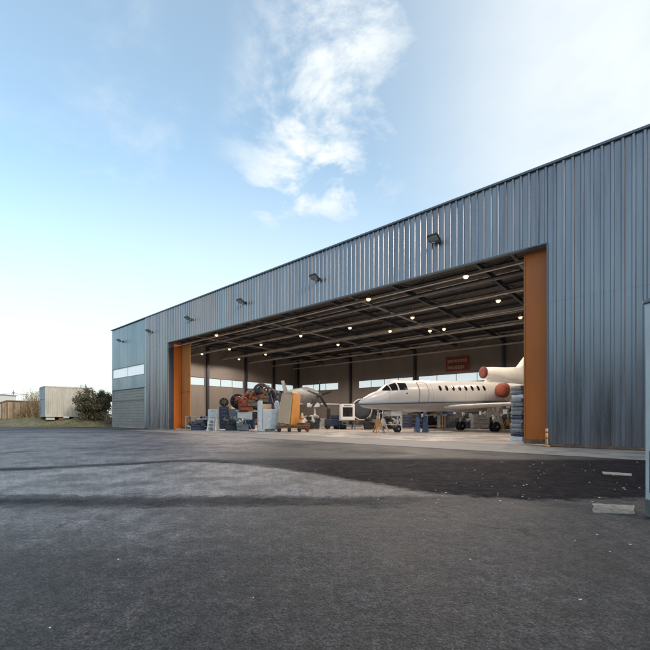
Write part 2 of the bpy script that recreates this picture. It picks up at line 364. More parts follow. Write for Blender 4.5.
for i in range(5200):
    d = 46.8+rng.random()**1.6*22; r = rng.uniform(-58, -24); p = rd(r, d)
    if p.x > -49.8 or (math.sin(r*.7)+math.sin(r*.31+d) < -.4 and rng.random() < .8): continue
    h = vh(r, d); hh = rng.uniform(.06, .26)
    for k in range(4):
        a = rng.random()*6.28; u = Vector((math.cos(a), math.sin(a), 0)); q = p + Vector((rng.gauss(0, .1), rng.gauss(0, .1), h-.02))
        g.poly([q-u*.025, q+u*.025, q+Vector((rng.gauss(0, .06), rng.gauss(0, .06), hh))])
g.build('verge_grass', M['grass'], label='patchy short green and dry grass on the bank beyond the tarmac', cat='grass', kind='stuff', recalc=False)

# ------------------------------------------------------------------ hangar
H = thing('aircraft_hangar', 'huge blue grey ribbed metal aircraft hangar with open orange doors', 'hangar', (0, 0, 0))
def cladding(x0, x1, z0, z1, name='ribbed_cladding', dy=0):
    g = MB(); P = .31; prof = []
    n0 = math.floor(x0/P); x = n0*P
    while x < x1:
        for u, y in ((0, 0), (.17, 0), (.20, -.055), (.275, -.055), (.31, 0)):
            prof.append((x+u, y))
        x += P
    prof = [p for i, p in enumerate(prof) if x0+.005 <= p[0] <= x1-.005 and (i == 0 or p[0]-prof[i-1][0] > 1e-4)]
    prof = [(x0, prof[0][1])] + prof + [(x1, prof[-1][1])]
    nz = max(1, int((z1-z0)/1.5))
    rows = [[Vector((px, D+py+dy, z0+(z1-z0)*k/nz)) for px, py in prof] for k in range(nz+1)]
    g.rings(rows, cap=False, smooth=False, closed=False)
    return g.build(name, M['clad'], H, recalc=False)
cladding(-40.02, OX0, .05, 5.9); cladding(-40.02, OX0, 5.86, RH-.1, dy=-.006); cladding(OX0, OX1, OH, RH-.1); cladding(OX1, XR, .12, 5.9); cladding(OX1, XR, 5.86, RH-.1, dy=-.006)
# structural backing behind the ribs
g = MB()
g.box(((-40.02+OX0)/2, D+.11, 5.65), (OX0+40.02, .2, 11.2)); g.box(((OX0+OX1)/2, D+.11, (OH+RH-.3)/2), (OX1-OX0-.004, .2, RH-.3-OH)); g.box(((OX1+XR)/2, D+.11, 5.65), (XR-OX1, .2, 11.2))
g.build('front_wall', M['inner'], H)
# flat sandwich panels of the left bay, joints open
g = MB(); xs = [XL, -46.6, -44.4, -42.2, -40.03]
for a, b in zip(xs, xs[1:]):
    g.box(((a+b)/2, D+.09, (6.76+RH-.16)/2), (b-a-.02, .2, RH-.16-6.76), bev=.01); g.box(((a+b)/2, D+.09, (4.30+5.63)/2), (b-a-.02, .2, 1.33), bev=.01)
g.box((XL+.12, D+.092, 6.195), (.23, .2, 1.12)); g.box((-40.15, D+.092, 6.195), (.23, .2, 1.12)); g.box((XL+.12, D+.092, 2.145), (.23, .2, 4.28)); g.box((-40.15, D+.092, 2.145), (.23, .2, 4.28))
g.build('flat_cladding', M['clad2'], H)
def window(c, size, axis, nm, mid=1, glass='pane'):
    """strip of glazing; axis 'x' runs along the front/back, 'y' along the sides"""
    g = MB(); Lh, hh = size; fx = lambda u, v, w: (Vector((u, w, v)) if axis == 'x' else Vector((w, u, v)))
    def bx(u, v, su, sv_, sw=.09):
        d = (su, sw, sv_) if axis == 'x' else (sw, su, sv_)
        g.box(Vector(c)+fx(u, v, 0), d)
    bx(0, hh/2-.025, Lh, .05); bx(0, -hh/2+.025, Lh, .05)
    for k in range(mid+2): bx(-Lh/2+.025+(Lh-.05)*k/(mid+1), 0, .05, hh-.1, .08)
    w = g.build('window', M['steel'] if nm != 'front' else M['lgrey'], H)
    p = MB(); d = (Lh-.06, .012, hh-.08) if axis == 'x' else (.012, Lh-.06, hh-.08)
    p.box(c, d); p.build('pane', M[glass], w)
window(((XL+.26-40.28)/2, D+.05, 6.195), (8.25, 1.08), 'x', 'front', 1, 'opal_glow')
# roller door of the left bay
g = MB(); n = 14; Hd = 4.26
rows = []
for k in range(n+1):
    z = .05 + (Hd-.06)*k/n
    for dz, y in ((0, .0), (.02, .03), (.05, .0)):
        if k < n or dz == 0: rows.append([Vector((XL+.25, D+.06+y*.6, z+dz)), Vector((-40.27, D+.06+y*.6, z+dz))])
g.rings(rows, cap=False, smooth=False, closed=False)
rdoor = g.build('roller_door', M['rollmat'], H)
g = MB(); g.box(((XL-40.02)/2, D-.0, 4.27), (8.5, .06, .06)); g.box(((XL-40.02)/2, D-.0, 3.0), (8.3, .03, .03)); g.build('door_frame', M['steel'], rdoor)
# end, rear and right walls in bands around the window strips
def wallband(nm, a, b, axis, pos, holes):
    g = MB()
    def bx(u0, u1, z0, z1):
        c = ((u0+u1)/2, pos, (z0+z1)/2) if axis == 'x' else (pos, (u0+u1)/2, (z0+z1)/2)
        d = (u1-u0, .2, z1-z0) if axis == 'x' else (.2, u1-u0, z1-z0); g.box(c, d)
    bx(a, b, 0, 5.62); bx(a, b, 6.78, 11.288)
    e = a
    for h0, h1 in holes: bx(e, h0, 5.62, 6.78); e = h1
    bx(e, b, 5.62, 6.78)
    g.build(nm, M['inner'], H)
    for h0, h1 in holes:
        c = ((h0+h1)/2, pos, 6.2) if axis == 'x' else (pos, (h0+h1)/2, 6.2)
        window(c, (h1-h0-.01, 1.14), axis, 'in', max(1, int((h1-h0)/3)))
wallband('rear_wall', XL, XR, 'x', YB+.1, [(-47.2, -39.0), (-35.0, -25.7), (-24.9, -14.3), (-13.3, -3.2), (-2, 8)])
wallband('end_wall', D+.215, YB-.005, 'y', XL+.1, [(18.5, 29.9), (30.5, 36.6), (37.2, 42.4), (43, 47.4)])
wallband('end_wall', D+.215, YB-.005, 'y', XR-.1, [(20, 29.9), (30.5, 36.6), (37.2, 42.4)])
# roof and its steelwork
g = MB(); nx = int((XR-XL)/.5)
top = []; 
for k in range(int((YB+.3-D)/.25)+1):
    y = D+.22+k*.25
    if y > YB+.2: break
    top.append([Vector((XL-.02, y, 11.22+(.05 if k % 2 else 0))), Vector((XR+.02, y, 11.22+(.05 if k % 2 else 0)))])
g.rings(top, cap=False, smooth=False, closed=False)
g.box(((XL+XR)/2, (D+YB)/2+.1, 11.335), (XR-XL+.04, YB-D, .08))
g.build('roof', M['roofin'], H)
g = MB(); g.box(((XL+XR)/2, D+.06, RH-.05), (XR-XL+.2, .34, .10), bev=.015); g.box((XL+.02, (D+YB)/2+.1, RH-.07), (.3, YB-D-.2, .15)); g.box(((XL+XR)/2, YB+.15, RH-.07), (XR-XL+.2, .3, .15))
g.build('coping', M['coping'], H)
g = MB(); g.box(((OX0+OX1)/2, D-.03, OH-.02), (OX1-OX0, .12, .05)); g.box((OX0+.02, D-.02, OH/2), (.05, .13, OH-.06)); g.box((OX1-.02, D-.02, OH/2+.05), (.05, .13, OH-.16)); g.build('opening_trim', M['coping'], H)
# base rail by the right hand wall
g = MB(); g.box(((OX1+.1+XR)/2, D-.03, .065), (XR-OX1-.1, .14, .09), bev=.01); g.build('base_rail', M['rail'], H)
YT = [22.7, 27.6, 32.5, 37.4, 42.3, 47.2]
for i, y in enumerate(YT):
    g = MB(); zb = 9.62; zt = 11.0; x0 = XL+.3; x1 = XR-.3
    g.box(((x0+x1)/2, y, zb), (x1-x0, .2, .16)); g.box(((x0+x1)/2, y, zt), (x1-x0, .14, .12)); tr = g.build('truss', M['truss'], H)
    g = MB(); n = 11; w = (x1-x0)/n
    for k in range(n):
        a = x0+k*w; g.tube((a, y, zb+.04), (a+w/2, y, zt-.04), .03, n=5); g.tube((a+w/2, y, zt-.04), (a+w, y, zb+.04), .03, n=5)
    g.build('web', M['steel'], tr)
for x in (-42.2, -36.4, -30.8, -25.2, -19.5, -13.9, -8.2, -2.6, 3):
    g = MB(); g.box((x, (D+YB)/2+.2, 10.35), (.16, YB-D-.8, .34)); 
    for a, b in zip(YT, YT[1:]): g.tube((x, a, 10.3), (x+2.8, b, 10.3), .035, n=5); 
    g.build('cross_beam', M['steel'], H)
g = MB()
for k in range(14):
    y = 20.2+k*2.02; g.box(((XL+XR)/2, y, 11.1), (XR-XL-.6, .07, .16))
g.build('purlins', M['steel'], H)
g = MB(); g.tube((XL+.5, 25.2, 9.9), (XR-.5, 25.2, 9.9), .12, n=10); g.tube((XL+.5, 34.6, 10.0), (XR-.5, 34.6, 10.0), .09, n=10)
for x in (-38, -27.5, -17, -6): g.tube((x, 19, 10.0), (x, 46, 10.0), .11, n=10)
g.build('ceiling_pipe', M['grey'], H)
g = MB(); g.box(((OX0+OX1)/2, D+.45, 8.55), (OX1-OX0+1, .3, .22)); g.box(((OX0+OX1)/2, D+.95, 8.62), (OX1-OX0+1, .12, .12)); g.build('door_track', M['steel'], H)
def ibeam(x, y, ax):
    g = MB(); z = 5.6
    if ax == 'x': g.box((x, y, z), (.32, .03, 11.1)); g.box((x, y-.3, z), (.32, .03, 11.1)); g.box((x, y-.15, z), (.03, .27, 11.1))
    else: g.box((x, y, z), (.03, .32, 11.1)); g.box((x+.3, y, z), (.03, .32, 11.1)); g.box((x+.15, y, z), (.27, .03, 11.1))
    g.build('column', M['steel'], H)
for x in (-47.9, -36.4, -25.3, -13.8, -2.6): ibeam(x, YB-.04, 'x')
for y in (18.6, 24.3, 30.2, 36.9, 42.7): ibeam(XL+.24, y, 'y')
# left jamb and folded door leaves
g = MB(); g.box((OX0-.03, D+.36, OH/2+.01), (.1, .7, OH-.02)); g.build('jamb', M['navy'], H)
def leaf(c, size, m, lab, rz=0):
    g = MB(); g.box(c, size, rz=rz, bev=.012)
    o = g.build('door_leaf', M[m], H, label=lab)
    return o
a = leaf((OX0+.0, 18.62, 4.13), (.09, .80, 8.1), 'orange', 'deep orange folded door leaf')
b = leaf((-34.25, 19.02, 4.12), (1.62, .09, 8.08), 'orange2', 'lighter orange door leaf')
g = MB(); g.box((-34.25, 18.965, 3.6), (1.6, .02, .03)); g.box((-35.0, 18.97, 4.1), (.05, .02, 8.0)); g.build('door_seam', M['steel'], b)
g = MB(); g.box((-34.25, 18.967, .2), (1.6, .015, .3)); g.build('kick_plate', M['wood'], b)
a = leaf((-3.93, 18.2, 4.14), (.98, .1, 8.1), 'orange', 'deep orange folded door leaf')
g = MB(); g.box((-4.42, 18.3, 4.14), (.05, .12, 8.12)); g.build('door_edge_strip', M['steel'], a)
g = MB(); g.box((-3.93, 18.143, .16), (.96, .014, .2)); g.build('kick_plate', M['wood'], a)
g = MB(); g.box((-3.52, 18.146, 4.1), (.02, .01, 8.0)); g.box((-4.36, 18.146, 4.1), (.02, .01, 8.0)); g.build('door_seam', M['wood'], a)
for z in (1.2, 3.2, 5.2, 7.2): g = MB(); g.box((-3.39, 18.02, z), (.07, .14, .25)); g.build('hinge', M['lgrey'], a)
g = MB(); g.box((-3.36, 17.98, 2.35), (.14, .1, .42), bev=.01); tag(g.build('switch_box', M['white']), 'small white switch box on the edge of the right orange door', 'electrical box')
# ground things by the jamb
t = thing('marker_post', 'short cream and orange post standing at the right door jamb', 'post', (-3.42, 17.52, .01))
g = MB(); g.tube((0, 0, .03), (0, 0, .72), .05, .045, n=10); g.build('post', M['tan'], t)
g = MB(); g.lathe((0, 0, 0), (0, 0, 1), [(.11, 0), (.11, .04), (.05, .06)], 12); g.build('foot', M['tanor'], t)
for z0_, z1_ in ((.3, .42), (.55, .64)): g = MB(); g.tube((0, 0, z0_), (0, 0, z1_), .055, n=10); g.build('band', M['orange'], t)

# ------------------------------------------------------------------ facade floodlights
def flood(x, lab, first=[None]):
    if first[0]: return dup(first[0], (x, D-.05, 9.72), label=lab)
    t = thing('floodlight', lab, 'floodlight', (x, D-.05, 9.72), group='floodlights along the hangar front')
    g = MB(); tilt = Matrix.Rotation(math.radians(-28), 4, 'X')
    g.box((0, -.42, .04), (.52, .40, .09), bev=.02, M=tilt)
    for k in range(7): g.box((-.2+k*.066, -.40, .11), (.015, .32, .05), M=tilt)
    g.build('housing', M['steel'], t)
    g = MB(); g.box((0, -.445, -.012), (.42, .30, .012), M=tilt); g.build('lens', M['lgrey'], t)
    g = MB(); g.box((0, -.015, -.02), (.22, .03, .2)); g.tube((-.2, -.02, -.06), (-.29, -.36, -.02), .018, n=6); g.tube((.2, -.02, -.06), (.29, -.36, -.02), .018, n=6); g.tube((-.2, -.02, -.06), (.2, -.02, -.06), .018, n=6); g.build('bracket', M['steel'], t)
    first[0] = t; return t
flood(-8.13, 'dark floodlight nearest the right orange door, largest of the six on the wall')
flood(-15.9, 'dark floodlight on the wall, second from the right end of the row')
flood(-23.3, 'dark floodlight on the wall, third from the right end of the row')
flood(-30.8, 'dark floodlight just right of the left orange doors, above the opening')
flood(-38.3, 'dark floodlight left of the opening, on the last ribbed stretch of wall')
flood(-45.6, 'dark floodlight above the long white window, leftmost of the row')

# ------------------------------------------------------------------ ceiling lamps
M['bulb'] = mat('lamp_glow', (1, .9, .7), .4, emis=((1, .70, .34), 2.6))
lampspots = [(216.5, 336), (202, 354.5), (229.4, 349.8), (239, 359.6), (261, 345.4), (265.6, 355), (300.8, 336.6), (338, 345.4), (349.9, 328.8),
             (368.5, 300.4), (465.9, 278), (498.3, 302), (520.4, 318.4), (412.4, 318.6), (429.9, 331.7), (444, 330), (390, 332)]
places = ['above the white window strip by the left doors', 'lowest on the left, beside the left orange doors', 'third from the left doors, near the first truss', 'fourth from the left, low near the rear left wall', 'fifth from the left, by the first long beam', 'sixth from the left, just below its neighbour',
 'above the tan crate', 'above and left of the white framed machine', 'above the white framed machine, on the third beam', 'close behind the lintel near the middle', 'highest and brightest, above the jet windows', 'large one above the engine covers', 'nearest the right orange door', 'above the jet cabin door', 'above the jet windows, left of a close pair', 'above the red board, right of a close pair', 'above the jet cockpit']
proto = None
for (px, py), pl in zip(lampspots, places):
    d = 384*8.1/(417-py); p = at(px, d, 9.3)
    if p.y > YB-1: d *= (YB-1.2)/p.y; p = at(px, d, EYE+(417-py)/384*d)
    if p.x < XL+1: continue
    lab = 'lit warm high bay ceiling lamp ' + pl
    if proto is None:
        t = thing('ceiling_lamp', lab, 'lamp', p, group='lit ceiling lamps in the hangar'); proto = t
        g = MB(); g.lathe((0, 0, .1), (0, 0, 1), [(.2, 0), (.17, .1), (.09, .2), (.06, .34), (.03, .36)], 14); g.tube((0, 0, .4), (0, 0, 1.0), .015, n=5); g.build('shade', M['lgrey'], t)
        g = MB(); g.ball((0, 0, .06), .135, (1, 1, .8)); g.build('bulb', M['bulb'], t)
    else: t = dup(proto, p, label=lab)
    pl_ = bpy.data.lights.new('lamp_light', 'SPOT'); pl_.spot_size = math.radians(172); pl_.spot_blend = .25; pl_.energy = 250; pl_.color = (1, .82, .66); pl_.shadow_soft_size = .18
    lo = bpy.data.objects.new('lamp_light', pl_); COL.objects.link(lo); lo.parent = t; lo.location = (0, 0, -.15)

# ------------------------------------------------------------------ red board on the rear wall
t = thing('wall_board', 'red framed board with two rows of pale lettering blocks high on the rear wall', 'sign', (-19.4, YB-.1, 7.05))
g = MB(); g.box((0, 0, .9), (3.0, .08, 1.8), bev=.01); g.build('board', mat('board_red', (.16, .03, .02), .6), t)
g = MB(); rg = random.Random(4)
for r_ in range(2):
    x = -1.3
    while x < 1.25:
        w = rg.choice([.22, .3, .38]); w = min(w, 1.35-x)
        if rg.random() < .85: g.box((x+w/2, -.05, .48+r_*.82), (w-.06, .02, .36+rg.random()*.1))
        x += w
g.build('lettering', mat('faded_letter', (.33, .26, .22), .7), t)
g = MB()
for x in (-1.47, -.5, .5, 1.47): g.box((x, -.055, .9), (.05, .03, 1.76))
for z in (.05, .9, 1.75): g.box((0, -.06, z), (2.98, .03, .05))
g.build('frame', M['redor'], t)

# ------------------------------------------------------------------ business jet
ja = math.atan2(.8916, .4529)
J = thing('business_jet', 'white three engined business jet with blue stripe and red engine covers', 'airplane', (-16.8, 23.15, .014), ja)
TOP = [(0, 2.30), (.15, 2.45), (.34, 2.60), (1.05, 3.0), (1.61, 3.2), (1.9, 3.42), (2.27, 3.70), (2.65, 3.93), (3.1, 4.02), (4.5, 4.06), (7, 4.12), (10.9, 4.22), (13, 4.25), (15, 4.2), (17, 4.1), (18.2, 4.0)]
BOT = [(0, 2.10), (.15, 1.98), (.4, 1.88), (1.35, 1.78), (3.3, 1.64), (4.5, 1.6), (6.5, 1.62), (8, 1.66), (11, 1.85), (13, 2.15), (15, 2.65), (17, 3.2), (18.2, 3.45)]
HW = [(0, .10), (.15, .24), (.4, .4), (1.05, .68), (1.61, .86), (2.27, 1.02), (3.1, 1.17), (4.5, 1.24), (11, 1.24), (13, 1.05), (15, .75), (17, .42), (18.2, .27)]
def lerp(T, s):
    for (a, u), (b, v) in zip(T, T[1:]):
        if s <= b: return u + (v-u)*max(0, s-a)/(b-a)
    return T[-1][1]
def fus(s, th):
    t_, b_, w = lerp(TOP, s), lerp(BOT, s), lerp(HW, s); zc = (t_+b_)/2; hz = (t_-b_)/2
    return Vector((s, w*math.cos(th), zc+hz*math.sin(th)))
def fusz(s, z, off=0, side=-1):
    t_, b_, w = lerp(TOP, s), lerp(BOT, s), lerp(HW, s); zc = (t_+b_)/2; hz = (t_-b_)/2
    k = max(-1, min(1, (z-zc)/hz)); n = Vector((0, math.sqrt(max(0, 1-k*k))/w, k/hz)); n = n.normalized() if n.length else n
    return Vector((s, side*(w*math.sqrt(1-k*k)+off*n.y), z+off*n.z))
g = MB(); ss = [0, .05, .1, .2, .34, .5, .7, 1, 1.3, 1.6, 1.9, 2.1, 2.3, 2.5, 2.7, 3, 3.4, 4, 5, 6, 7, 8, 9, 10, 11, 12, 13, 14, 15, 16, 17, 18.2]
g.rings([[fus(s, 2*PI*i/36) for i in range(36)] for s in ss]); g.build('fuselage', M['jet'], J)
def patch(g, pts, off=.012, side=-1):
    g.poly([fusz(s, z, off, side) for s, z in pts])
def grid_patch(g, s0, s1, f0, f1, off, side, ns=6, nz=5):
    rows = [[fusz(s0+(s1-s0)*i/ns, f0(s0+(s1-s0)*i/ns)+(f1(s0+(s1-s0)*i/ns)-f0(s0+(s1-s0)*i/ns))*k/nz, off, side) for k in range(nz+1)] for i in range(ns+1)]
    g.rings(rows, cap=False, closed=False)
for side in (-1, 1):
    for (a, b, z00, z01, z10, z11) in ((1.72, 2.18, 3.14, 3.22, 3.14, 3.6), (2.24, 2.72, 3.14, 3.6, 3.17, 3.76), (2.84, 3.5, 3.2, 3.78, 3.24, 3.74)):
        g = MB(); grid_patch(g, a, b, lambda s: z00+(z10-z00)*(s-a)/(b-a), lambda s: min(z01+(z11-z01)*(s-a)/(b-a), lerp(TOP, s)-.03), .012, side); g.build('windshield_pane', M['glassd'], J, recalc=False)
    for k in range(8):
        s0 = 6.49+.634*k; z0 = 3.43+.017*k; g = MB(); ring = [fusz(s0+.13*math.cos(a), z0+.22*math.sin(a), .012, side) for a in [2*PI*i/16 for i in range(16)]]
        c = g.b.verts.new(fusz(s0, z0, .013, side)); V = [g.b.verts.new(p) for p in ring]
        for i in range(16): g.b.faces.new((c, V[i], V[(i+1) % 16]))
        g.build('cabin_window', M['glassd'], J)
# cabin door with dark outline
g = MB(); pts = []
for s, z in ((4.5, 2.3), (4.5, 3.1), (4.52, 3.78), (4.6, 3.88), (5.2, 3.9), (5.3, 3.78), (5.36, 3.1), (5.3, 2.36)): pts.append(fusz(s, z, .004))
dl = lambda a, b, n: [fusz(a[0]+(b[0]-a[0])*k/n, a[1]+(b[1]-a[1])*k/n, .006) for k in range(n+1)]
g.path(dl((4.5, 2.3), (4.52, 3.8), 16), .03, 5)
for a, b in (((4.52, 3.8), (4.6, 3.9)), ((4.6, 3.9), (5.22, 3.9)), ((5.22, 3.9), (5.32, 3.78)), ((5.32, 3.78), (5.36, 3.1)), ((5.36, 3.1), (5.3, 2.34))): g.path(dl(a, b, 10), .016, 5)
g.build('cabin_door', M['grey'], J)
g = MB(); g.ball(fusz(3.4, 2.95, .0), .07, (1, .3, 1), 1); g.build('static_port', M['black'], J)
for s0 in (2.05, 5.75, 8.9, 10.95, 13.2):
    g = MB(); g.path([fus(s0, 2*PI*i/40)+Vector((0, .002*math.cos(2*PI*i/40), .002*math.sin(2*PI*i/40))) for i in range(41)], .006, 4); g.build('panel_line', M['grey'], J)
# wings
def foil(le, ch, z, y, t=.11):
    P = []
    for u in (0, .02, .1, .3, .6, 1): P.append(Vector((le+ch*u, y, z+ch*t*.5*(1.9*math.sqrt(u)*(1-u)+.01))))
    for u in (.6, .3, .1, .02): P.append(Vector((le+ch*u, y, z-ch*t*.5*(1.5*math.sqrt(u)*(1-u)))))
    return P
for side in (-1, 1):
    g = MB(); g.rings([foil(6.9, 5.3, 1.98, side*.7), foil(7.7, 4.3, 2.05, side*1.8), foil(10.2, 2.6, 2.2, side*6), foil(11.8, 1.4, 2.3, side*9.4, .09)]); w = g.build('wing', M['white'], J)
    g = MB(); g.path([(7.66, side*1.8, 2.05), (10.18, side*6, 2.2), (11.78, side*9.4, 2.3)], .04, 6); g.build('leading_edge', M['alu'], w)
    g = MB(); g.rings([foil(16.6, 1.7, 5.6, side*.1, .08), foil(17.8, .8, 5.45, side*3.8, .08)]); g.build('tailplane', M['white'], J)
# belly fairing
g = MB(); g.ball((9.6, 0, 2.0), 1, (3.2, 1.15, .42), 3); g.build('belly_fairing', M['lgrey'], J)
# side engines
for side in (-1, 1):
    y = side*1.78; zc = 3.38; g = MB(); g.lathe((11.95, y, zc), (1, 0, 0), [(.45, 0), (.52, .12), (.585, .5), (.58, 1.5), (.52, 2.6), (.42, 3.1)], 28); e = g.build('engine', M['white'], J)
    g = MB(); g.lathe((11.85, y, zc), (1, 0, 0), [(.1, -.05), (.4, -.04), (.5, .03), (.56, .12), (.60, .5), (.59, .53)], 28); g.build('intake_cover', M['red'], e)
    g = MB(); g.box((13.3, side*1.15, 3.38), (2.0, .8, .16), bev=.05); g.build('pylon', M['white'], J)
    g = MB(); g.tube((12.25, y, zc-.58), (12.5, y, zc-.9), .015, n=5); g.torus((12.42, y, zc), (1, 0, 0), .60, .02, 24, 5); g.build('cover_strap', M['grey'], e)
# centre intake, duct and fin
def ell(x, z, ry, rz_, n=24): return [Vector((x, ry*math.cos(2*PI*i/n), z+rz_*math.sin(2*PI*i/n))) for i in range(n)]
g = MB(); g.rings([ell(11.88, 5.0, .38, .42), ell(12.1, 5.0, .44, .47), ell(13, 4.95, .52, .58), ell(14.5, 4.85, .48, .72), ell(16, 4.75, .38, .93), ell(17.5, 4.6, .3, .9), ell(18.3, 4.3, .24, .55)]); e = g.build('centre_engine_duct', M['white'], J)
g = MB(); g.rings([ell(11.78, 5.0, .25, .3), ell(11.79, 5.0, .37, .44), ell(11.84, 5.0, .42, .5), ell(11.98, 5.0, .46, .52)]); g.build('intake_cover', M['redd'], e)
g = MB(); g.slab([(12.0, -.2, 4.1), (12.6, -.2, 4.6), (15.8, -.2, 4.6), (15.8, -.2, 4.0)], (0, .4, 0)); g.build('duct_saddle', M['white'], J)
g = MB()
def finr(x0, x1, z, th): return [Vector((x0, 0, z)), Vector((x0+.25*(x1-x0), th, z)), Vector((x1, .01, z)), Vector((x1, -.01, z)), Vector((x0+.25*(x1-x0), -th, z))]
g.rings([finr(14.6, 18.2, 5.0, .2), finr(15.75, 18.5, 5.7, .15), finr(17.2, 19.0, 7.2, .1), finr(17.35, 19.05, 7.3, .04)]); g.build('fin', M['white'], J)
# landing gear
def wheel(g, c, r, w): g.lathe((c[0], c[1]-w/2, c[2]), (0, 1, 0), [(r*.5, 0), (r*.82, .0), (r*.97, w*.2), (r, w*.5), (r*.97, w*.8), (r*.82, w), (r*.5, w)], 22)
def gear(x, y, r, ztop, w, dx):
    g = MB(); g.tube((x, y, r), (x+.05, y, ztop), .06, .08, 10); g.tube((x, y-dx*1.3, r), (x, y+dx*1.3, r), .04, n=8); g.tube((x+.02, y, r+.3), (x+.6, y, ztop), .035, n=6); g.tube((x-.12, y, r+.15), (x-.12, y, r+.6), .025, n=6); g.tube((x-.12, y, r+.6), (x, y, r+.75), .025, n=6)
    L_ = g.build('landing_gear', M['white'], J)
    for s in (-1, 1):
        g = MB(); wheel(g, (x, y+s*dx, r), r, w); q = g.build('wheel', M['black'], L_)
    g = MB()
    for s in (-1, 1): g.lathe((x, y+s*dx-w*.52, r), (0, 1, 0), [(.05, 0), (r*.45, .01), (r*.45, w*1.03), (.05, w*1.04)], 14)
    g.build('hub', M['lgrey'], L_)
    return L_
gear(3.3, 0, .27, 1.75, .16, .14)
for y in (-1.95, 1.95):
    gear(11.2, y, .40, 1.95, .2, .18)
g = MB()
for y in (-.32, .32): g.box((3.0, y, 1.45), (.9, .02, .36))
g.build('gear_door', M['white'], J)
g = MB()
for y in (-2.1, 2.1): g.box((10.8, y-.3*(1 if y < 0 else -1)*-1, 1.55), (.5, .03, .75))
g.build('gear_door', M['white'], J)

# ------------------------------------------------------------------ equipment round the jet
FZ = .016
def jack(px, d, h, m1, lab, rad=.55):
    p = at(px, d, FZ); t = thing('tripod_jack', lab, 'jack', p, random.random())
    g = MB(); g.lathe((0, 0, h*.3), (0, 0, 1), [(.12, 0), (.13, .03), (.13, h*.3), (.08, h*.32)], 14); g.build('cylinder', M[m1], t)
    g = MB(); g.tube((0, 0, h*.55), (0, 0, h), .05, n=10); g.lathe((0, 0, h-.05), (0, 0, 1), [(.05, 0), (.09, .03), (.09, .05)], 10); g.build('ram', M['alu'], t)
    for k in range(3):
        a = 2*PI*k/3+.4; q = Vector((math.cos(a)*rad, math.sin(a)*rad, .05)); g = MB(); g.tube(q, (math.cos(a)*.1, math.sin(a)*.1, h*.58), .045, n=6); g.tube(q, (math.cos(a)*.1, math.sin(a)*.1, h*.32), .035, n=6); g.tube(q, q-Vector((0, 0, .05)), .09, n=10)
        g.build('leg', M[m1], t)
    return t
jack(378, 28.9, 1.7, 'tanor', 'orange and white tripod jack under the jet nose, left of the nose wheel', .5)
jack(383, 29.6, 1.72, 'white', 'white tripod jack under the jet nose, close beside the nose wheel', .45)
jack(508, 30.4, 1.75, 'tanor', 'orange tripod jack under the jet right of the wheels', .55)
jack(500, 31.3, 1.9, 'white', 'white tripod jack between the jet main wheels', .4)
def steps(px, d, h, w, m1, lab, rz=0, n=4):
    p = at(px, d, FZ); t = thing('step_stool', lab, 'steps', p, YAW+rz)
    for sx_ in (-1, 1):
        g = MB(); g.box((sx_*w*.45, -.08, h*.45), (.05, h*.5, h*.85), taper=.75); g.tube((sx_*w/2, -h*.35, .0), (sx_*w*.42, 0, h), .04, n=6); g.tube((sx_*w/2, h*.3, 0), (sx_*w*.42, .05, h), .035, n=6); g.build('side_rail', M[m1], t)
    for k in range(n):
        z = h*(k+1)/(n+.3); y = -h*.35*(1-z/h); g = MB(); g.box((0, y+.05, z), (w*(.95-.1*z/h), .2, .04), bev=.008); g.build('tread', M[m1], t)
    return t
steps(421, 29.4, 1.35, .75, 'blue', 'bright blue steel steps under the jet, right of the nose wheel', .3)
steps(213, 33.5, 1.0, .8, 'pwhite', 'pale blue low steps in front of the left clutter', -.2, 3)
# trestle table (white) with cream sheet
def table(px, d, w, dp, h, mt, ml, lab, nm='work_table', rz=0):
    p = at(px, d, FZ); t = thing(nm, lab, 'table', p, YAW+rz)
    g = MB(); g.box((0, 0, h), (w, dp, .05), bev=.008); g.build('table_top', M[mt], t)
    for sx_ in (-1, 1):
        for sy in (-1, 1):
            g = MB(); g.box((sx_*(w/2-.05), sy*(dp/2-.05), h/2-.01), (.05, .05, h-.03)); g.build('leg', M[ml], t)
    g = MB(); g.box((0, 0, h*.3), (w-.12, dp-.12, .03)); g.build('shelf', M[ml], t)
    return t
table(435, 33.0, 1.6, .8, 1.35, 'tan', 'tan', 'tan framed tall trestle table under the jet belly')
table(390, 36.5, 2.2, .8, 1.55, 'lgrey', 'white', 'white framed long table behind the jet nose wheel')
table(196, 36.0, 1.7, .9, 1.25, 'lgrey', 'lgrey', 'grey metal work table beside the left orange doors')
table(207, 35.0, 1.5, .8, 1.0, 'white', 'white', 'white topped low table right of the grey one by the left doors')
table(352, 37.5, 2.6, .9, .85, 'lgrey', 'blue', 'long low bench with pale top under the white framed machine')
# flat white panel lying on floor under jet
g = MB(); g.box((0, 0, .04), (1.9, 1.0, .06), bev=.01); o = g.build('floor_panel', M['pwhite']); o.location = at(438, 29.5, FZ); o.rotation_euler = (0, 0, YAW+.2); tag(o, 'flat cream panel lying on the floor beside the blue steps', 'panel')
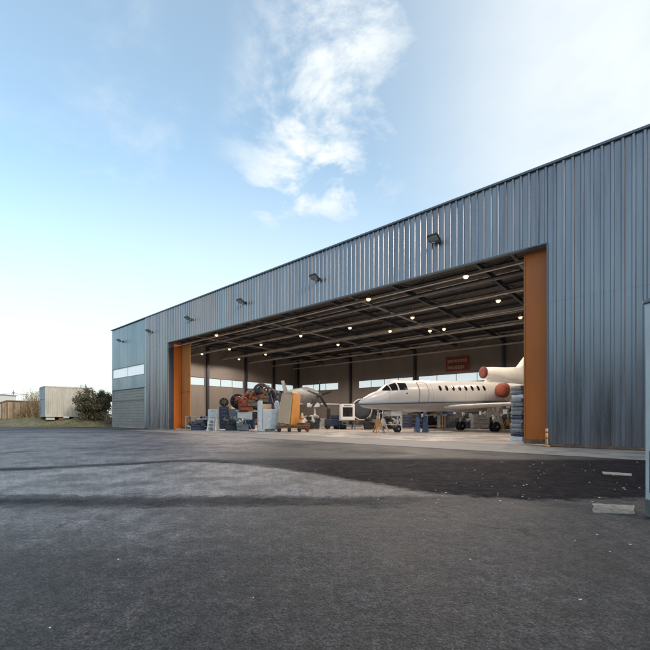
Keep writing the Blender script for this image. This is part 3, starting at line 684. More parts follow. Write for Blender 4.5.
# big white covered cabinets
t = thing('white_cabinet', 'tall pale blue white cabinet with a lower hood, left of the tan crate', 'cabinet', at(260, 31.6, FZ), YAW+.25)
g = MB(); g.box((0, .1, 1.27), (.34, 1.1, 2.5), bev=.03); g.build('tall_side', M['pwhite'], t)
g = MB(); g.box((.85, .1, .97), (1.3, 1.05, 1.75), bev=.05); g.build('body', M['white'], t)
g = MB(); g.box((.86, -.44, .95), (1.05, .03, 1.45), bev=.01); g.build('front_panel', M['pwhite'], t)
g = MB(); g.box((.5, .3, 2.05), (.9, .5, .4), bev=.04); g.build('hood', M['tan'], t)
g = MB(); g.box((.75, -.44, .12), (.8, .04, .12)); g.build('plinth_gap', M['black'], t)
t = thing('gas_bottle_cover', 'narrow white wrapped roll leaning between the white cabinet and tan crate', 'roll', at(279.5, 32.0, FZ), YAW)
g = MB(); g.lathe((0, 0, .0), (-.1, 0, 1), [(.15, 0), (.2, .2), (.19, 1.6), (.22, 2.3), (.1, 2.55)], 14); g.build('wrapped_roll', M['pwhite'], t)
# tan crate on wooden dolly
t = thing('tan_crate', 'tall tan crate with orange brown side tilted back on the wooden dolly', 'crate', at(289, 31.3, .62), YAW-.5)
lean = Matrix.Rotation(math.radians(7), 4, 'Y')
g = MB(); g.box((.1, .0, 1.25), (1.25, 1.25, 2.45), M=lean, bev=.02, taper=.86); g.build('box_body', M['tanor'], t)
g = MB(); g.box((.08, -.66, 1.24), (1.16, .05, 2.36), M=Matrix.Rotation(math.radians(7), 4, 'Y') @ Matrix.Rotation(math.radians(-3.6), 4, 'X'), bev=.01, taper=.88); g.build('front_panel', M['tan'], t)
g = MB(); g.box((.24, 0, 2.52), (.7, .8, .14), bev=.03); g.build('lid', M['tan'], t)
t = thing('wooden_dolly', 'low reddish wooden dolly with wheels carrying the tan crate', 'dolly', at(293, 31.2, FZ), YAW+.1)
g = MB(); g.box((0, 0, .5), (2.8, 1.3, .09), bev=.01); g.box((0, -.5, .36), (2.7, .1, .16)); g.box((0, .5, .36), (2.7, .1, .16)); g.box((.9, 0, .63), (.9, .5, .15)); g.build('deck', M['wood'], t)
for x in (-1.1, -.3, .5, 1.15):
    for y in (-.5, .5): g = MB(); g.lathe((x, y-.04, .15), (0, 1, 0), [(.06, 0), (.14, .01), (.15, .04), (.14, .08), (.06, .09)], 14); g.build('wheel', M['black'] if x < 1 else M['red'], t)
t = thing('traffic_cone', 'small cream cone standing on the right end of the wooden dolly', 'cone', at(302, 31.1, .72), YAW)
g = MB(); g.lathe((0, 0, 0), (0, 0, 1), [(.25, 0), (.25, .05), (.19, .06), (.10, .7), (.07, .8)], 16); g.build('cone_body', M['tan'], t)
g = MB(); g.lathe((0, 0, 0), (0, 0, 1), [(.14, .42), (.165, .3), (.175, .3), (.15, .43)], 16); g.build('cone_band', M['tanor'], t)

# ------------------------------------------------------------------ stripped helicopter / engine clutter on the left
t = thing('stripped_engine', 'stripped aircraft engine with orange casings and brown pipes on a white stand', 'engine', at(256, 34.5, FZ), YAW)
rg = random.Random(8)
g = MB(); g.lathe((-1.6, 0, 2.35), (1, .2, .05), [(.35, 0), (.62, .1), (.66, .5), (.5, .9), (.45, 1.3)], 24); g.torus((-1.45, 0, 2.35), (1, .2, .05), .64, .08, 22, 8); g.box((-1.0, -.55, 1.9), (.8, .3, .5), bev=.06); g.box((-1.5, -.5, 2.8), (.45, .3, .35), bev=.05); g.build('casing', M['redor'], t)
g = MB(); g.box((.35, -.45, 2.9), (.8, .3, .35), bev=.06); g.lathe((.2, -.3, 3.1), (1, .1, .3), [(.2, 0), (.3, .1), (.3, .6), (.2, .7)], 14); g.build('casing', M['orange'], t)
g = MB()
for k in range(9):
    a = Vector((rg.uniform(-.8, 1.6), rg.uniform(-.6, .3), rg.uniform(2.6, 3.6))); g.torus(a, (rg.random(), rg.random()-.5, rg.random()-.5), rg.uniform(.25, .55), rg.uniform(.05, .09), 18, 7, 0, rg.uniform(3, 6))
g.torus((.5, -.1, 3.35), (.3, 1, .1), .75, .13, 22, 8, .3, 3.3); g.tube((-.6, 0, 2.6), (.6, 0, 4.0), .1, n=8); g.tube((.6, 0, 4.0), (1.2, 0, 3.9), .12, n=8); g.build('piping', M['brown'], t)
g = MB(); g.lathe((-.5, 0, 2.4), (1, .1, .06), [(.4, 0), (.55, .2), (.6, 1.4), (.45, 2.0), (.25, 2.3)], 22)
for k in range(12): a = Vector((rg.uniform(-.3, 1.7), rg.uniform(-.6, -.3), rg.uniform(2, 3))); g.box(a, (rg.uniform(.1, .4), .2, rg.uniform(.1, .35)), rz=rg.random())
g.build('core', M['steel'], t)
g = MB(); g.box((1.55, -.2, 2.4), (.9, .6, .9), bev=.05); g.ball((1.6, -.1, 3.3), .5, (1.2, .8, .7)); g.build('gearbox', M['dblue'], t)
g = MB()
for x in (-1.6, -.6, .5, 1.6): g.tube((x, -.5, 0), (x*.9, 0, 1.7), .05, n=6); g.tube((x, .6, 0), (x*.9, 0, 1.7), .05, n=6)
g.box((0, 0, 1.72), (3.5, .9, .1)); g.box((-.9, -.5, 1.25), (1.3, .1, .75), bev=.03); g.build('stand', M['white'], t)
for px, d, h, r, lab in ((238, 35.2, 1.93, .72, 'large dark wheel assembly on a grey bin, left of the orange engine'), (224, 34.7, 2.12, .42, 'small dark round hub on the navy tool trolley')):
    t = thing('wheel_assembly', lab, 'wheel', at(px, d, h), YAW+.4)
    g = MB(); g.torus((0, 0, r), (.2, 1, 0), r*.72, r*.26, 24, 8); g.build('tyre', M['black'], t)
    g = MB(); g.lathe((-.02, -.12, r), (.2, 1, 0), [(r*.15, 0), (r*.52, .02), (r*.52, .22), (r*.15, .24)], 16)
    for k in range(8): a = 2*PI*k/8; g.tube((0, -.12, r), (math.cos(a)*r*.9, -.14, r+math.sin(a)*r*.9), .03, n=5)
    g.build('rim', M['brown'], t)
def cabinet(px, d, w, dp, h, m1, lab, nm='tool_cabinet', rz=0, dr=4, m2='grey'):
    t = thing(nm, lab, 'cabinet', at(px, d, FZ), YAW+rz)
    g = MB(); g.box((0, 0, h/2+.06), (w, dp, h-.1), bev=.02); g.build('carcass', M[m1], t)
    for k in range(dr):
        zh = (h-.2)/dr; g = MB(); g.box((0, -dp/2-.01, .14+zh*(k+.5)), (w*.9, .03, zh*.86), bev=.006); q = g.build('drawer', M[m1], t)
        g = MB(); g.box((0, -dp/2-.035, .14+zh*(k+.78)), (w*.5, .02, .03)); g.build('handle', M[m2], q)
    return t
cabinet(237, 34.8, 1.3, .9, 1.9, 'grey', 'grey storage bin under the dark wheel left of the engine', 'storage_bin', .1, 1)
cabinet(224, 34.6, .8, .6, 2.1, 'dblue', 'tall navy tool trolley left of the grey bin', 'tool_trolley', .2, 6)
cabinet(214, 36.0, .9, .6, 1.9, 'white', 'white framed cabinet with blue drawers behind the pale steps', 'drawer_cabinet', -.1, 3)
t = thing('plank', 'tan wooden plank leaning between the white cabinet and navy trolley', 'plank', at(218.2, 34.4, FZ), YAW)
g = MB(); g.box((0, 0, 1.05), (.16, .05, 2.1), M=Matrix.Rotation(.05, 4, 'Y')); g.build('board', M['tan'], t)
cabinet(247, 33.6, 1.3, .7, .95, 'dblue', 'low dark blue tool chest in front of the orange engine', 'tool_chest', 0, 4)

def machine(px, d, w, h, cols, lab, seed, z=0, nm='machine_part', cat='machine part'):
    rr = random.Random(seed); t = thing(nm, lab, cat, at(px, d, FZ+z), YAW+rr.uniform(-.4, .4))
    g = MB(); g.box((0, 0, h*.22), (w*.8, w*.5, h*.4), bev=.03)
    for k in range(4): g.box((rr.uniform(-.3, .3)*w, -w*.2, rr.uniform(.3, .8)*h), (w*rr.uniform(.15, .4), w*.3, h*rr.uniform(.1, .25)), rz=rr.uniform(-.3, .3), bev=.02)
    g.build('housing', M[cols[0]], t)
    g = MB()
    for k in range(3):
        c = Vector((rr.uniform(-.35, .35)*w, -w*.15, rr.uniform(.45, .85)*h)); ax = (rr.uniform(-1, 1), rr.uniform(-.4, .4), rr.uniform(-.5, .5)); q = w*rr.uniform(.1, .2)
        g.lathe(c, ax, [(q*.5, -q), (q, -q*.8), (q*.9, q), (q*1.1, q*1.1), (q*1.1, q*1.4), (q*.4, q*1.5)], 14)
    g.build('cylinder', M[cols[1]], t)
    g = MB()
    for k in range(7):
        p = Vector((rr.uniform(-.36, .36)*w, rr.uniform(-.2, .1)*w, rr.uniform(.2, .4)*h)); pts = [p]
        for j in range(4): p = p + Vector((rr.gauss(0, .16)*w, rr.gauss(0, .05)*w, rr.gauss(0, .1)*h)); p.z = max(.03, min(h, p.z)); pts.append(p)
        g.path(pts, rr.uniform(.018, .05), 6)
    g.build('pipes', M[cols[2]], t); return t
for px, d, w, h, cols, z, lab in (
  (246, 34.0, 1.5, 1.5, ('redor', 'redor', 'steel'), 1.75, 'red orange machine part heaped on the stand, at its left'),
  (252, 33.9, 1.1, 1.0, ('brown', 'redor', 'brown'), 2.1, 'brown and orange part in the middle of the engine heap'),
  (264, 34.2, 1.3, 1.4, ('brown', 'steel', 'redor'), 2.5, 'brown part with orange hoses at the top of the engine heap'),
  (273, 34.6, 1.4, 1.3, ('dblue', 'grey', 'black'), 2.3, 'navy part with black hoses at the right end of the engine heap'),
  (231, 33.9, 1.2, 1.6, ('steel', 'grey', 'brown'), 0, 'dark machine with pale cylinders in front of the grey bin'),
  (243, 33.1, 1.2, 1.3, ('grey', 'white', 'grey'), 0, 'grey and white machine on the floor left of the tool chest'),
  (198, 34.8, 1.5, 1.1, ('dblue', 'steel', 'lgrey'), 0, 'dark blue machine under the grey work table by the left doors'),
  (206, 36.5, 1.3, 1.5, ('steel', 'blue', 'lgrey'), 0, 'dark machine with blue cylinders behind the low white table'),
  (306, 37.0, 1.6, 1.5, ('black', 'lgrey', 'grey'), 0, 'black machine with pale cylinders right of the tan crate'),
  (314, 38.5, 1.3, 1.7, ('steel', 'lgrey', 'dblue'), 0, 'dark machine under the nose of the propeller plane'),
  (340, 38.8, 1.6, .9, ('dblue', 'blue', 'steel'), 0, 'low navy machine between the blue cart and white framed machine'),
  (369, 36.5, 1.3, 1.5, ('black', 'steel', 'lgrey'), 0, 'black machine with pale hoses below the jet nose tip'),
  (390, 38.5, 1.7, 1.6, ('black', 'grey', 'steel'), 0, 'black machine behind the nose wheel of the jet'),
  (428, 39.5, 1.6, 1.7, ('black', 'dblue', 'steel'), 0, 'black machine behind the tan trestle table'),
  (440, 40.5, 1.5, 1.7, ('steel', 'steel', 'grey'), 0, 'dark steel machine right of the tan trestle table'),
  (470, 39.5, 1.7, 1.7, ('dblue', 'grey', 'lgrey'), 0, 'navy machine with grey cylinders between the two main wheels'),
  (488, 38.5, 1.6, 1.8, ('black', 'lgrey', 'grey'), 0, 'black machine behind the near main wheel of the jet'),
  (507, 37.5, 1.5, 1.8, ('steel', 'grey', 'brown'), 0, 'steel machine with brown hoses behind the rightmost orange jack')):
    machine(px, d, w, h, cols, lab, int(px*7), z)

# ------------------------------------------------------------------ propeller aircraft
pa = YAW - 2.05
T = thing('propeller_plane', 'grey turboprop aircraft with dark five blade propeller at the rear of the hangar', 'airplane', at(318.5, 42.5, FZ), 0)
T.rotation_euler = (0, 0, YAW+math.radians(-60))     # nose along local +x
hz = 3.55
g = MB(); g.rings([[Vector((x, w*math.cos(a), zc+hh*math.sin(a))) for a in [2*PI*i/24 for i in range(24)]] for x, w, hh, zc in ((.0, .25, .25, hz), (-.3, .5, .5, hz), (-1.2, .72, .75, hz+.02), (-3, .95, 1.05, hz+.12), (-6, .95, 1.05, hz+.1), (-9, .4, .5, hz+.4))]); g.build('fuselage', M['grey'], T)
P = []
g = MB(); g.lathe((.0, 0, hz), (1, 0, 0), [(.27, 0), (.25, .25), (.14, .5), (.02, .62)], 18); sp = g.build('spinner', M['steel'], T)
for k in range(5):
    a = 2*PI/5*k+PI/2; u = Vector((0, math.cos(a), math.sin(a))); v = Vector((0, -math.sin(a), math.cos(a))); x = Vector((1, 0, 0)); tw = (v*.8+x*.6); c0 = Vector((.25, 0, hz))
    g = MB(); g.rings([[c0+u*r_+tw*w_*.5+x*.02, c0+u*r_-tw*w_*.5+x*.02, c0+u*r_-tw*w_*.5-x*.02, c0+u*r_+tw*w_*.5-x*.02] for r_, w_ in ((.15, .14), (.5, .26), (1.1, .28), (1.5, .22), (1.62, .1))], smooth=False); g.build('propeller_blade', M['black'], T)
g = MB(); g.box((-3.6, 0, 2.75), (1.7, 9, .16), bev=.05); g.build('wing', M['lgrey'], T)
for y in (-.5, .5): g = MB(); g.lathe((-.9, y, hz-.75), (1, 0, 0), [(.1, 0), (.14, .1), (.12, .5)], 10); g.build('exhaust', M['steel'], T)
g = MB(); g.box((-1.2, 0, 2.55), (1.5, .9, .5), bev=.12); g.build('chin_cowling', M['pwhite'], T)
for x, y in ((-.9, 0), (-4, -1.8), (-4, 1.8)):
    g = MB(); g.tube((x, y, .3), (x, y, 2.8), .07, n=8); q = g.build('landing_gear', M['lgrey'], T); g = MB(); wheel(g, (x, y, .32), .32, .2); g.build('wheel', M['black'], q)
g = MB(); g.slab([(-8.0, -.06, 4.1), (-9.4, -.06, 6.0), (-10.2, -.06, 6.0), (-9.2, -.06, 4.1)], (0, .12, 0)); g.build('fin', M['grey'], T)

# white framed machine with dark window on stand
t = thing('test_machine', 'white framed box machine with dark square window on a pale stand', 'machine', at(347, 36.5, .92), YAW+.15)
g = MB(); 
for a, b, c, d_ in ((-.58, .75, .2, 1.5), (.58, .75, .2, 1.5)): g.box((a, 0, b+.0), (c, .7, d_), bev=.03)
g.box((0, 0, 1.36), (1.0, .7, .32), bev=.03); g.box((0, 0, .15), (1.0, .7, .3), bev=.03); g.build('casing', M['white'], t)
g = MB(); g.box((0, .05, .75), (.96, .5, .92)); g.build('screen', M['glassd'], t)
g = MB(); g.box((0, -.36, 1.36), (.7, .02, .1)); g.build('slot', M['grey'], t)
t = thing('round_cowling', 'dark round engine cowling with pale rim behind the jet nose', 'cowling', at(359.5, 37.5, FZ), YAW+.3)
g = MB(); g.lathe((0, -.6, 1.9), (.1, 1, 0), [(.6, 0), (.98, .05), (1.05, .4), (1.0, 1.2), (.7, 1.5)], 28); g.build('barrel', M['steel'], t)
g = MB(); g.torus((0, -.58, 1.9), (.1, 1, 0), 1.0, .06, 30, 8); g.build('rim', M['lgrey'], t)
g = MB(); g.tube((-.6, -.3, 0), (-.5, 0, 1.1), .06, n=6); g.tube((.6, -.3, 0), (.5, 0, 1.1), .06, n=6); g.tube((-.6, .5, 0), (-.5, .3, 1.1), .06, n=6); g.tube((.6, .5, 0), (.5, .3, 1.1), .06, n=6); g.build('stand', M['grey'], t)
t = thing('ground_cart', 'dark blue wheeled ground cart with pipes near the middle of the floor', 'cart', at(333, 38, FZ), YAW+.1)
g = MB(); g.box((0, 0, .65), (1.6, .9, .7), bev=.06); g.box((.2, 0, 1.2), (.7, .6, .4), bev=.05); g.build('body', M['dblue'], t)
g = MB(); g.box((-.45, 0, 1.5), (.35, .5, 1.1), bev=.05); g.build('tank', M['black'], t)
for x in (-.55, .55):
    for y in (-.4, .4): g = MB(); wheel(g, (x, y, .25), .25, .12); g.build('wheel', M['black'], t)
g = MB(); g.path([(.8, 0, .5), (1.4, -.2, .35), (1.6, -.2, .9)], .03, 6); g.build('tow_bar', M['lgrey'], t)
# shelves along the rear wall
def shelf(x, y, w, h, lab, seed, rz=0):
    t = thing('storage_rack', lab, 'rack', (x, y, FZ), rz, group='racks of parts along the hangar walls'); rr = random.Random(seed)
    for sx_ in (-1, 1):
        for sy in (-1, 1): g = MB(); g.box((sx_*w/2, sy*.4, h/2), (.07, .07, h)); g.build('upright', M['steel'], t)
    for k in range(3):
        z = .15+k*(h-.3)/2; g = MB(); g.box((0, 0, z), (w-.08, .84, .05)); q = g.build('shelf', M['steel'], t)
    for k in range(3):
        z = .18+k*(h-.3)/2; u = -w/2+.1
        while u < w/2-.4:
            ww = rr.uniform(.3, .8); hh = rr.uniform(.25, (h-.3)/2-.1); 
            if rr.random() < .85 and u+ww < w/2:
                g = MB(); g.box((u+ww/2, rr.uniform(-.1, .05), z+hh/2), (ww-.04, .6, hh), bev=.02); q = g.build('parts_bin', M[rr.choice(['dblue', 'grey', 'steel', 'wood', 'blue', 'lgrey', 'black', 'grey', 'dblue'])], t)
            u += ww
    return t
spots = [(-33, 'rack of dark bins on the rear wall, behind the propeller plane'), (-29.5, 'rack of mixed bins on the rear wall, behind the blue ground cart'), (-23.5, 'rack of blue and grey bins on the rear wall, seen under the jet nose'), (-20, 'rack of bins on the rear wall, seen behind the jet nose wheel'), (-16.8, 'rack of bins on the rear wall, seen behind the tan trestle table'), (-12.2, 'rack of bins on the rear wall, seen under the jet wing'), (-9, 'rack of bins on the rear wall, nearest the right orange door')]
for i, (x, lab) in enumerate(spots): shelf(x, YB-.95, 3.0, 2.3, lab, 40+i)
shelf(XL+1.2, 33.5, 4, 2.2, 'long rack of dark bins against the left end wall', 90, PI/2)
shelf(XL+1.2, 39.5, 4, 2.4, 'long rack of parts at the rear of the left end wall', 91, PI/2)
# things under / beyond the jet
cabinet(446, 38, 1.5, .8, 1.3, 'grey', 'grey wheeled tool chest seen under the jet belly', 'tool_chest', .1, 4)
cabinet(455, 39.5, 1.2, .8, 1.5, 'dblue', 'dark blue tool chest seen between belly and main wheel', 'tool_chest', -.1, 5)
cabinet(404, 38.5, 1.4, .8, 1.4, 'dblue', 'dark blue tool chest behind the nose wheel', 'tool_chest', .1, 4)
cabinet(414, 40, 1.2, .7, 1.6, 'black', 'black cabinet behind the bright blue steps', 'tool_cabinet', 0, 3)
cabinet(372, 38.5, 1.3, .8, 1.3, 'grey', 'grey cabinet with pale handles left of the orange jack', 'tool_cabinet', .1, 3)
cabinet(480, 38, 1.6, .8, 1.4, 'grey', 'grey cabinet under the wing right of the far main wheel', 'tool_cabinet', .0, 3)
cabinet(325, 40, 1.0, .7, 1.0, 'lgrey', 'small light grey cabinet left of the blue ground cart', 'tool_cabinet', .2, 3)
# stack of wrapped bundles by the right door
base = at(520.6, 19.3, FZ); rg = random.Random(5); z = .22
t = thing('pallet', 'pale pallet under the tall stack beside the right orange door', 'pallet', base, YAW+.3)
g = MB(); g.box((0, 0, .19), (.6, .8, .04)); 
for x in (-.25, 0, .25): g.box((x, 0, .1), (.09, .78, .14))
g.box((0, 0, .015), (.6, .8, .02)); g.build('deck', M['pwhite'], t)
names = ['dblue', 'stackb', 'grey', 'stackb', 'dblue', 'stackb', 'grey', 'stackb', 'grey', 'pwhite', 'stackb', 'grey']
words = ['bottom bundle', 'second bundle from the bottom', 'third bundle from the bottom', 'fourth bundle from the bottom', 'fifth bundle from the bottom', 'sixth bundle from the bottom', 'seventh bundle from the bottom', 'eighth bundle from the bottom', 'fourth bundle from the top', 'third bundle from the top', 'second bundle from the top', 'topmost bundle']
cn = {'stackb': 'slate blue', 'dblue': 'navy', 'pwhite': 'whitish', 'grey': 'grey', 'contend': 'pale blue', 'white': 'white'}
for k in range(12):
    h = .20+rg.random()*.03; g = MB(); bz = Matrix.Rotation(rg.uniform(-.05, .05), 4, 'Y')
    w_ = .56+rg.uniform(-.05, .05)
    g.box((0, 0, 0), (w_, .74, h*.92), M=bz, bev=.035); g.box((0, -.02, 0), (w_+.03, .76, h*.25), M=bz, bev=.02)
    bmesh.ops.subdivide_edges(g.b, edges=[e for e in g.b.edges if e.calc_length() > .3], cuts=3, use_grid_fill=True)
    for v in g.b.verts: v.co += Vector((rg.gauss(0, .008), rg.gauss(0, .008), rg.gauss(0, .007)))
    for f in g.b.faces: f.smooth = True
    o = g.build('bundle', M[names[k]]); o.location = (base.x+rg.uniform(-.03, .03), base.y+rg.uniform(-.03, .03), z+h/2); o.rotation_euler = (0, 0, YAW+.3+rg.uniform(-.08, .08)); z += h*.97
    tag(o, '%s folded %s tarpaulin in the stack by the right door' % (words[k].replace(' bundle', ''), cn[names[k]]), 'tarpaulin', 'folded tarpaulins stacked by the right door')

# ------------------------------------------------------------------ left background
def place(o, px, d, rz=0): o.location = at(px, d, vh((px-325)/384*d, d)-.03); o.rotation_euler = (0, 0, YAW+rz)
C = thing('storage_container', 'white corrugated metal container raised on pale blocks beside the dark bush', 'container'); place(C, 64.6, 51.9, .8)
Wc, Hc, Dc = 4.8, 3.95, 3.6; z0 = .38
def corr(g, x0, x1, y, z0, z1, ax='x'):
    pr = []; x = x0
    while x < x1-.01:
        for u, v in ((0, 0), (.14, 0), (.2, .06), (.34, .06)): pr.append((x+u, v))
        x += .4
    f = (lambda u, v, z: Vector((u, y-v, z))) if ax == 'x' else (lambda u, v, z: Vector((y-v, u, z)))
    g.rings([[f(min(u, x1), v, z) for u, v in pr] for z in (z0, (z0+z1)/2, z1)], cap=False, smooth=False, closed=False)
g = MB(); corr(g, -Wc/2+.1, Wc/2-.1, -Dc/2, z0+.15, z0+Hc-.15); g.build('side_wall', M['cont'], C, recalc=False)
g = MB(); g.box((0, 0, z0+Hc/2), (Wc-.1, Dc-.06, Hc-.2)); g.build('body', M['cont'], C)
g = MB(); g.box((-Wc/2+.01, 0, z0+Hc/2), (.06, Dc-.1, Hc-.3)); 
for y in (-.8, 0, .8): g.tube((-Wc/2-.04, y, z0+.2), (-Wc/2-.04, y, z0+Hc-.2), .03, n=6)
g.box((-Wc/2-.05, 0, z0+Hc*.6), (.06, Dc, .12)); g.build('end_door', M['contend'], C)
g = MB(); 
for z in (z0+.07, z0+Hc-.07): g.box((0, -Dc/2, z), (Wc+.06, .14, .16)); g.box((0, Dc/2, z), (Wc+.06, .14, .16)); g.box((-Wc/2, 0, z), (.14, Dc-.15, .16)); g.box((Wc/2, 0, z), (.14, Dc-.15, .16))
for x in (-Wc/2, Wc/2):
    for y in (-Dc/2, Dc/2): g.box((x, y, z0+Hc/2), (.15, .15, Hc-.32))
g.build('frame', M['rust'] if 0 else M['cont'], C)
for x in (-1.85, -.7, 1.2):
    g = MB(); g.box((x, -Dc/2+.5, z0/2), (.9 if x != -.7 else .5, .5, z0), bev=.02); g.build('support_block', M['white'] if x != -.7 else M['wood'], C)
    g = MB(); g.box((x, Dc/2-.5, z0/2), (.7, .5, z0), bev=.02); g.build('support_block', M['grey'], C)
# brown sheet shed
B = thing('brown_shed', 'low weathered brown sheet shed behind dry shrubs at the far left', 'shed'); place(B, 22.5, 57, -.05)
g = MB(); corr(g, -2.2, 2.5, -1.2, 0, 2.55); g.build('front_sheeting', M['rust'], B, recalc=False)
g = MB(); g.box((.15, .1, 1.22), (4.5, 2.5, 2.44)); g.build('walls', M['rust'], B)
g = MB(); g.slab([(-2.6, -1.4, 2.3), (-1.2, -1.4, 2.75), (2.7, -1.4, 2.6), (2.7, -1.4, 2.5), (-1.2, -1.4, 2.64), (-2.6, -1.4, 2.2)], (0, 2.9, 0)); g.build('roof', M['rust'], B)
g = MB(); 
for x in (-2.15, -1.2, -.2, .9, 2.0): g.box((x, -1.3, 1.2), (.09, .05, 2.4))
g.build('batten', M['wood'], B)
# white building at the frame edge
B = thing('white_outbuilding', 'low white outbuilding with grey doors at the left edge', 'building'); place(B, -16, 62, -.02)
g = MB(); g.box((0, 0, 1.9), (7.2, 4, 3.8)); g.build('wall', M['white'], B)
g = MB(); g.box((0, 0, 3.86), (7.5, 4.3, .14)); g.build('roof', M['lgrey'], B)
for x in (1.2, 2.4): g = MB(); g.box((x, -2.02, 1.2), (.8, .06, 2.3)); g.build('door', M['contend'], B)
g = MB(); g.box((3.0, -2.03, 2.1), (.05, .1, 3.7)); g.box((3.35, -2.03, 1.1), (.3, .06, 2.1)); g.build('corner_post', M['lgrey'], B)
# utility poles and the wire
poles = []
for px, d, h, lab, lean in ((14, 66, 5.0, 'thin dark utility pole behind the brown shed', -.02), (27, 74, 5.2, 'thin faint pole right of the brown shed roof, beyond it', .0), (85.5, 70, 6.2, 'thin pole standing behind the bush and container', 0)):
    t = thing('utility_pole', lab, 'pole'); place(t, px, d)
    g = MB(); g.tube((0, 0, 0), (lean*h, 0, h), .1, .06, 8); g.build('pole_shaft', M['grey'], t)
    g = MB(); g.box((lean*h, 0, h-.4), (.5, .08, .08)); g.build('crossarm', M['grey'], t)
    g = MB(); g.tube((lean*h-.2, 0, h-.36), (lean*h-.2, 0, h-.2), .04, n=6); g.build('insulator', M['white'], t); poles.append(t.location + Vector((0, 0, h-.8)))
g = MB(); a, b = at(-40, 66, 5.3), at(14, 66, 5.3); pts = [a.lerp(b, k/12)-Vector((0, 0, .25*math.sin(PI*k/12))) for k in range(13)]; c = at(27, 74, 5.5); pts += [b.lerp(c, k/8)-Vector((0, 0, .1*math.sin(PI*k/8))) for k in range(1, 9)]
g.path(pts, .035, 5); tag(g.build('overhead_wire', M['grey']), 'overhead wire crossing the sky above the brown shed', 'wire')

# ------------------------------------------------------------------ bush and shrubs
def bush(px, d, w, h, nleaf, lab, seed, lm='leaf', ls=.13, name='bush'):
    rr = random.Random(seed); t = thing(name, lab, 'bush'); place(t, px, d)
    g = MB(); tips = []
    for k in range(16):
        a = rr.random()*6.28; e = rr.uniform(.2, 1); p = Vector((rr.gauss(0, .15), rr.gauss(0, .15), 0)); dirv = Vector((math.cos(a)*e*w*.42, math.sin(a)*e*w*.36, h*rr.uniform(.55, .92)*(1-.35*e)))
        q = p; last = .07
        for s in range(4):
            n_ = p + dirv*(s+1)/4 + Vector((rr.gauss(0, .1), rr.gauss(0, .1), .1*math.sin(s))); g.tube(q, n_, last, last*.7, 6); last *= .7; q = n_
            tips.append(q.copy())
            for j in range(2):
                m_ = q + Vector((rr.gauss(0, .45), rr.gauss(0, .45), rr.uniform(.1, .6))); g.tube(q, m_, last*.6, .01, 4); tips.append(m_)
    g.build('stems', M['bark'], t, recalc=False)
    g = MB(); clumps = []
    for k in range(75):
        a = rr.random()*6.28; z = rr.random()**.8; rmax = math.sqrt(max(0, 1-(abs(z-.42)/.62)**2.2)) ; r_ = rmax*rr.uniform(.45, 1.03)
        clumps.append((Vector((math.cos(a)*r_*w/2, math.sin(a)*r_*w/2*.8, z*h*.92+.1)), rr.uniform(.22, .5)))
    clumps += [(p, .3) for p in tips if p.z > .4]
    for k in range(nleaf):
        c, cr = clumps[rr.randrange(len(clumps))]
        p = c + Vector((rr.gauss(0, cr*.55), rr.gauss(0, cr*.55), rr.gauss(0, cr*.5)))
        if p.z < .05: continue
        u = Vector((rr.gauss(0, 1), rr.gauss(0, 1), rr.gauss(0, 1))).normalized(); v = u.orthogonal().normalized(); s_ = ls*rr.uniform(.5, 1.2)
        g.poly([p-u*s_, p+v*s_*.45, p+u*s_, p-v*s_*.45])
    g.build('foliage', M[lm], t, recalc=False)
    return t
bush(94, 49.6, 4.7, 4.3, 16000, 'dense dark green and reddish bush between the container and hangar', 2)
def twigs(px, d, h, w, lab, seed, n=26):
    rr = random.Random(seed); t = thing('dry_shrub', lab, 'shrub'); place(t, px, d)
    g = MB()
    for k in range(n):
        a = rr.random()*6.28; q = Vector((rr.gauss(0, w*.15), rr.gauss(0, w*.15), -.05)); dv = Vector((math.cos(a)*w*.1, math.sin(a)*w*.1, h/5*rr.uniform(.7, 1))); r_ = .045
        for s in range(5):
            n_ = q + dv + Vector((rr.gauss(0, .12), rr.gauss(0, .12), rr.gauss(0, .05))); g.tube(q, n_, r_, r_*.7, 4); q = n_; r_ *= .75
            for j in range(3): g.tube(q, q+Vector((rr.gauss(0, .3), rr.gauss(0, .3), rr.uniform(.1, .55))), r_*.6, .008, 3)
    g.build('stems', M['twig'], t, recalc=False)
    g = MB()
    for k in range(n*28):
        p = Vector((rr.gauss(0, w*.28), rr.gauss(0, w*.28), rr.uniform(.1, h*.95))); u = Vector((rr.gauss(0, 1), rr.gauss(0, 1), rr.gauss(0, 1))).normalized(); v = u.orthogonal(); s_ = rr.uniform(.03, .07)
        g.poly([p-u*s_, p+v*s_*.5, p+u*s_, p-v*s_*.5])
    g.build('dry_foliage', M['dryl'], t, recalc=False)
M['dryl'] = leaf_mat('dry_shrub_leaf', [(.30, .19, .09), (.42, .30, .16), (.22, .16, .08)])
twigs(36, 53.5, 4.2, 1.6, 'tall bare tan shrub against the left end of the container', 21, 30)
twigs(30, 54.5, 3.6, 1.4, 'bare dry shrub in front of the right side of the brown shed', 22)
twigs(43, 51.5, 2.4, 1.2, 'low dry shrub at the lower left corner of the container', 23, 18)
twigs(20, 54.6, 1.3, 1.8, 'short scrubby shrub at the foot of the brown shed', 24, 18)
twigs(84, 53.8, 4.9, 1.5, 'bare shrub rising behind the left side of the bush', 25, 22)
twigs(104, 53.8, 4.3, 1.5, 'bare shrub rising behind the right side of the bush', 26, 22)
twigs(109.5, 48.6, 1.3, .8, 'small dry yellow weed at the left hangar corner', 27, 16)

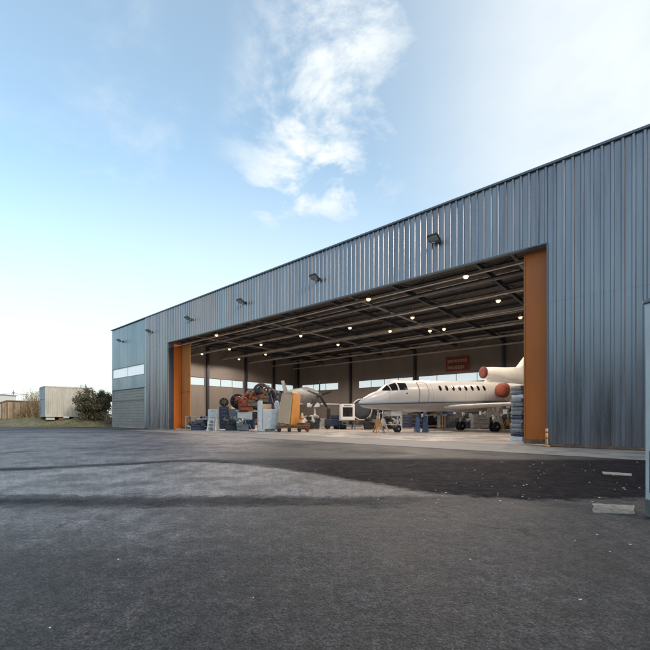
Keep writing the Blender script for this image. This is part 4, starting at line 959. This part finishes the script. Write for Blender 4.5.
# ------------------------------------------------------------------ gate post at the right edge
t = thing('gate_post', 'pale blue grey steel gate post at the right edge of the yard', 'post', rd(4.02, 4.5, 0), YAW)
g = MB(); g.box((0, 0, 1.38), (.32, .26, 2.36), bev=.012); g.build('post', M['postm'], t)
g = MB(); g.box((-.163, -.02, .55), (.012, .16, .5), bev=.003); g.build('dark_plate', M['navy'], t)
g = MB(); g.box((0, 0, .11), (.335, .28, .22), bev=.02); g.build('concrete_foot', M['concrete'], t)
g = MB(); g.box((0, 0, 2.585), (.36, .3, .05), bev=.01); g.build('cap', M['coping'], t)
# unseen building added behind the camera to darken the cladding's lower reflections
O = thing('added_opposite_building', 'unseen dark brown building added to darken the hangar cladding by reflection', 'building', (-20, -30, 0))
g = MB(); g.box((0, 0, 4.4), (150, 8, 8.8)); g.build('wall', M['soil2'], O)
g = MB(); g.slab([(-76, 5, 8.7), (-76, -5, 8.7), (-76, 0, 10)], (152, 0, 0)); g.build('roof', M['roofin'], O)
for k in range(24): g = MB(); g.box((-70+k*6, 4.03, 5), (2, .08, 1.6)); g.build('window', M['glassd'], O)
# worn pale strips on the tarmac
def strip(cs, lab, seed):
    rr = random.Random(seed); ring = []; P = [((x-325)/384*(EYE*384/(y-417)), EYE*384/(y-417)) for x, y in cs]
    for (a, b), (c, d) in zip(P, P[1:]+P[:1]):
        for k in range(10): ring.append(rd(a+(c-a)*k/10+rr.gauss(0, .006), b+(d-b)*k/10+rr.gauss(0, .006), 0))
    g = MB(); g.rings([ring, [p+Vector((0, 0, .012)) for p in ring]], smooth=False)
    tag(g.build('concrete_strip', M['stripc']), lab, 'concrete strip')
M['stripc'] = mat('worn_concrete', (.26, .235, .20), .85, var=.5, scale=14, bump=.5, bscale=40, col2=(.09, .085, .08))
strip([(593, 504), (634, 506.3), (634.5, 515), (593, 513)], 'worn pale rectangular strip in the tarmac close to the gate post', 1)
strip([(602, 472), (632, 474), (631, 476.2), (603, 474.4)], 'faint thin pale strip in the dark tarmac nearer the hangar wall', 2)
# litter
rg = random.Random(17); first = None; cnt = 0
def litter(p, s, rz, stone):
    global first
    key = 'stone' if stone else 'leaf'
    if key not in store:
        g = MB()
        if stone: 
            g.ball((0, 0, .35), 1, (1, .7, .4), 1)
            for v in g.b.verts: v.co += Vector((rg.gauss(0, .1), rg.gauss(0, .1), rg.gauss(0, .05)))
            o = g.build('pebble', M['peb']); tag(o, 'small pale pebble lying on the dark tarmac before the hangar', 'pebble', 'pebbles scattered on the tarmac')
        else:
            pts = [Vector((math.cos(a)*(1 if k % 2 else .7), math.sin(a)*.55*(1 if k % 2 else .75), .12+.25*abs(math.cos(a)))) for k, a in enumerate([2*PI*i/10 for i in range(10)])]
            g.slab(pts, (0, 0, .03)); o = g.build('dry_leaf', M['dry']); tag(o, 'small dry yellowish leaf lying on the dark tarmac before the hangar', 'leaf', 'dry leaves scattered on the tarmac')
        store[key] = o
    else: o = store[key].copy(); COL.objects.link(o)
    o.location = p; o.scale = (s, s, s); o.rotation_euler = (0, 0, rz)
M['peb'] = mat('pebble_pale', (.5, .48, .44), .8, var=.2, scale=3)
store = {}
for k in range(64):
    py = rg.uniform(462, 505); px = rg.uniform(430, 640) if rg.random() < .8 else rg.uniform(300, 640)
    d = EYE*384/(py-417); litter(at(px, d, .0), rg.uniform(.007, .019)*(1+d*.06), rg.random()*6, rg.random() < .4)
for px, py in ((580, 600), (597, 535), (50, 628), (575, 541), (425, 520), (253, 598), (470, 560), (118, 560), (630, 545), (610, 552)):
    d = EYE*384/(py-417); litter(at(px, d, 0), rg.uniform(.008, .018), rg.random()*6, rg.random() < .4)
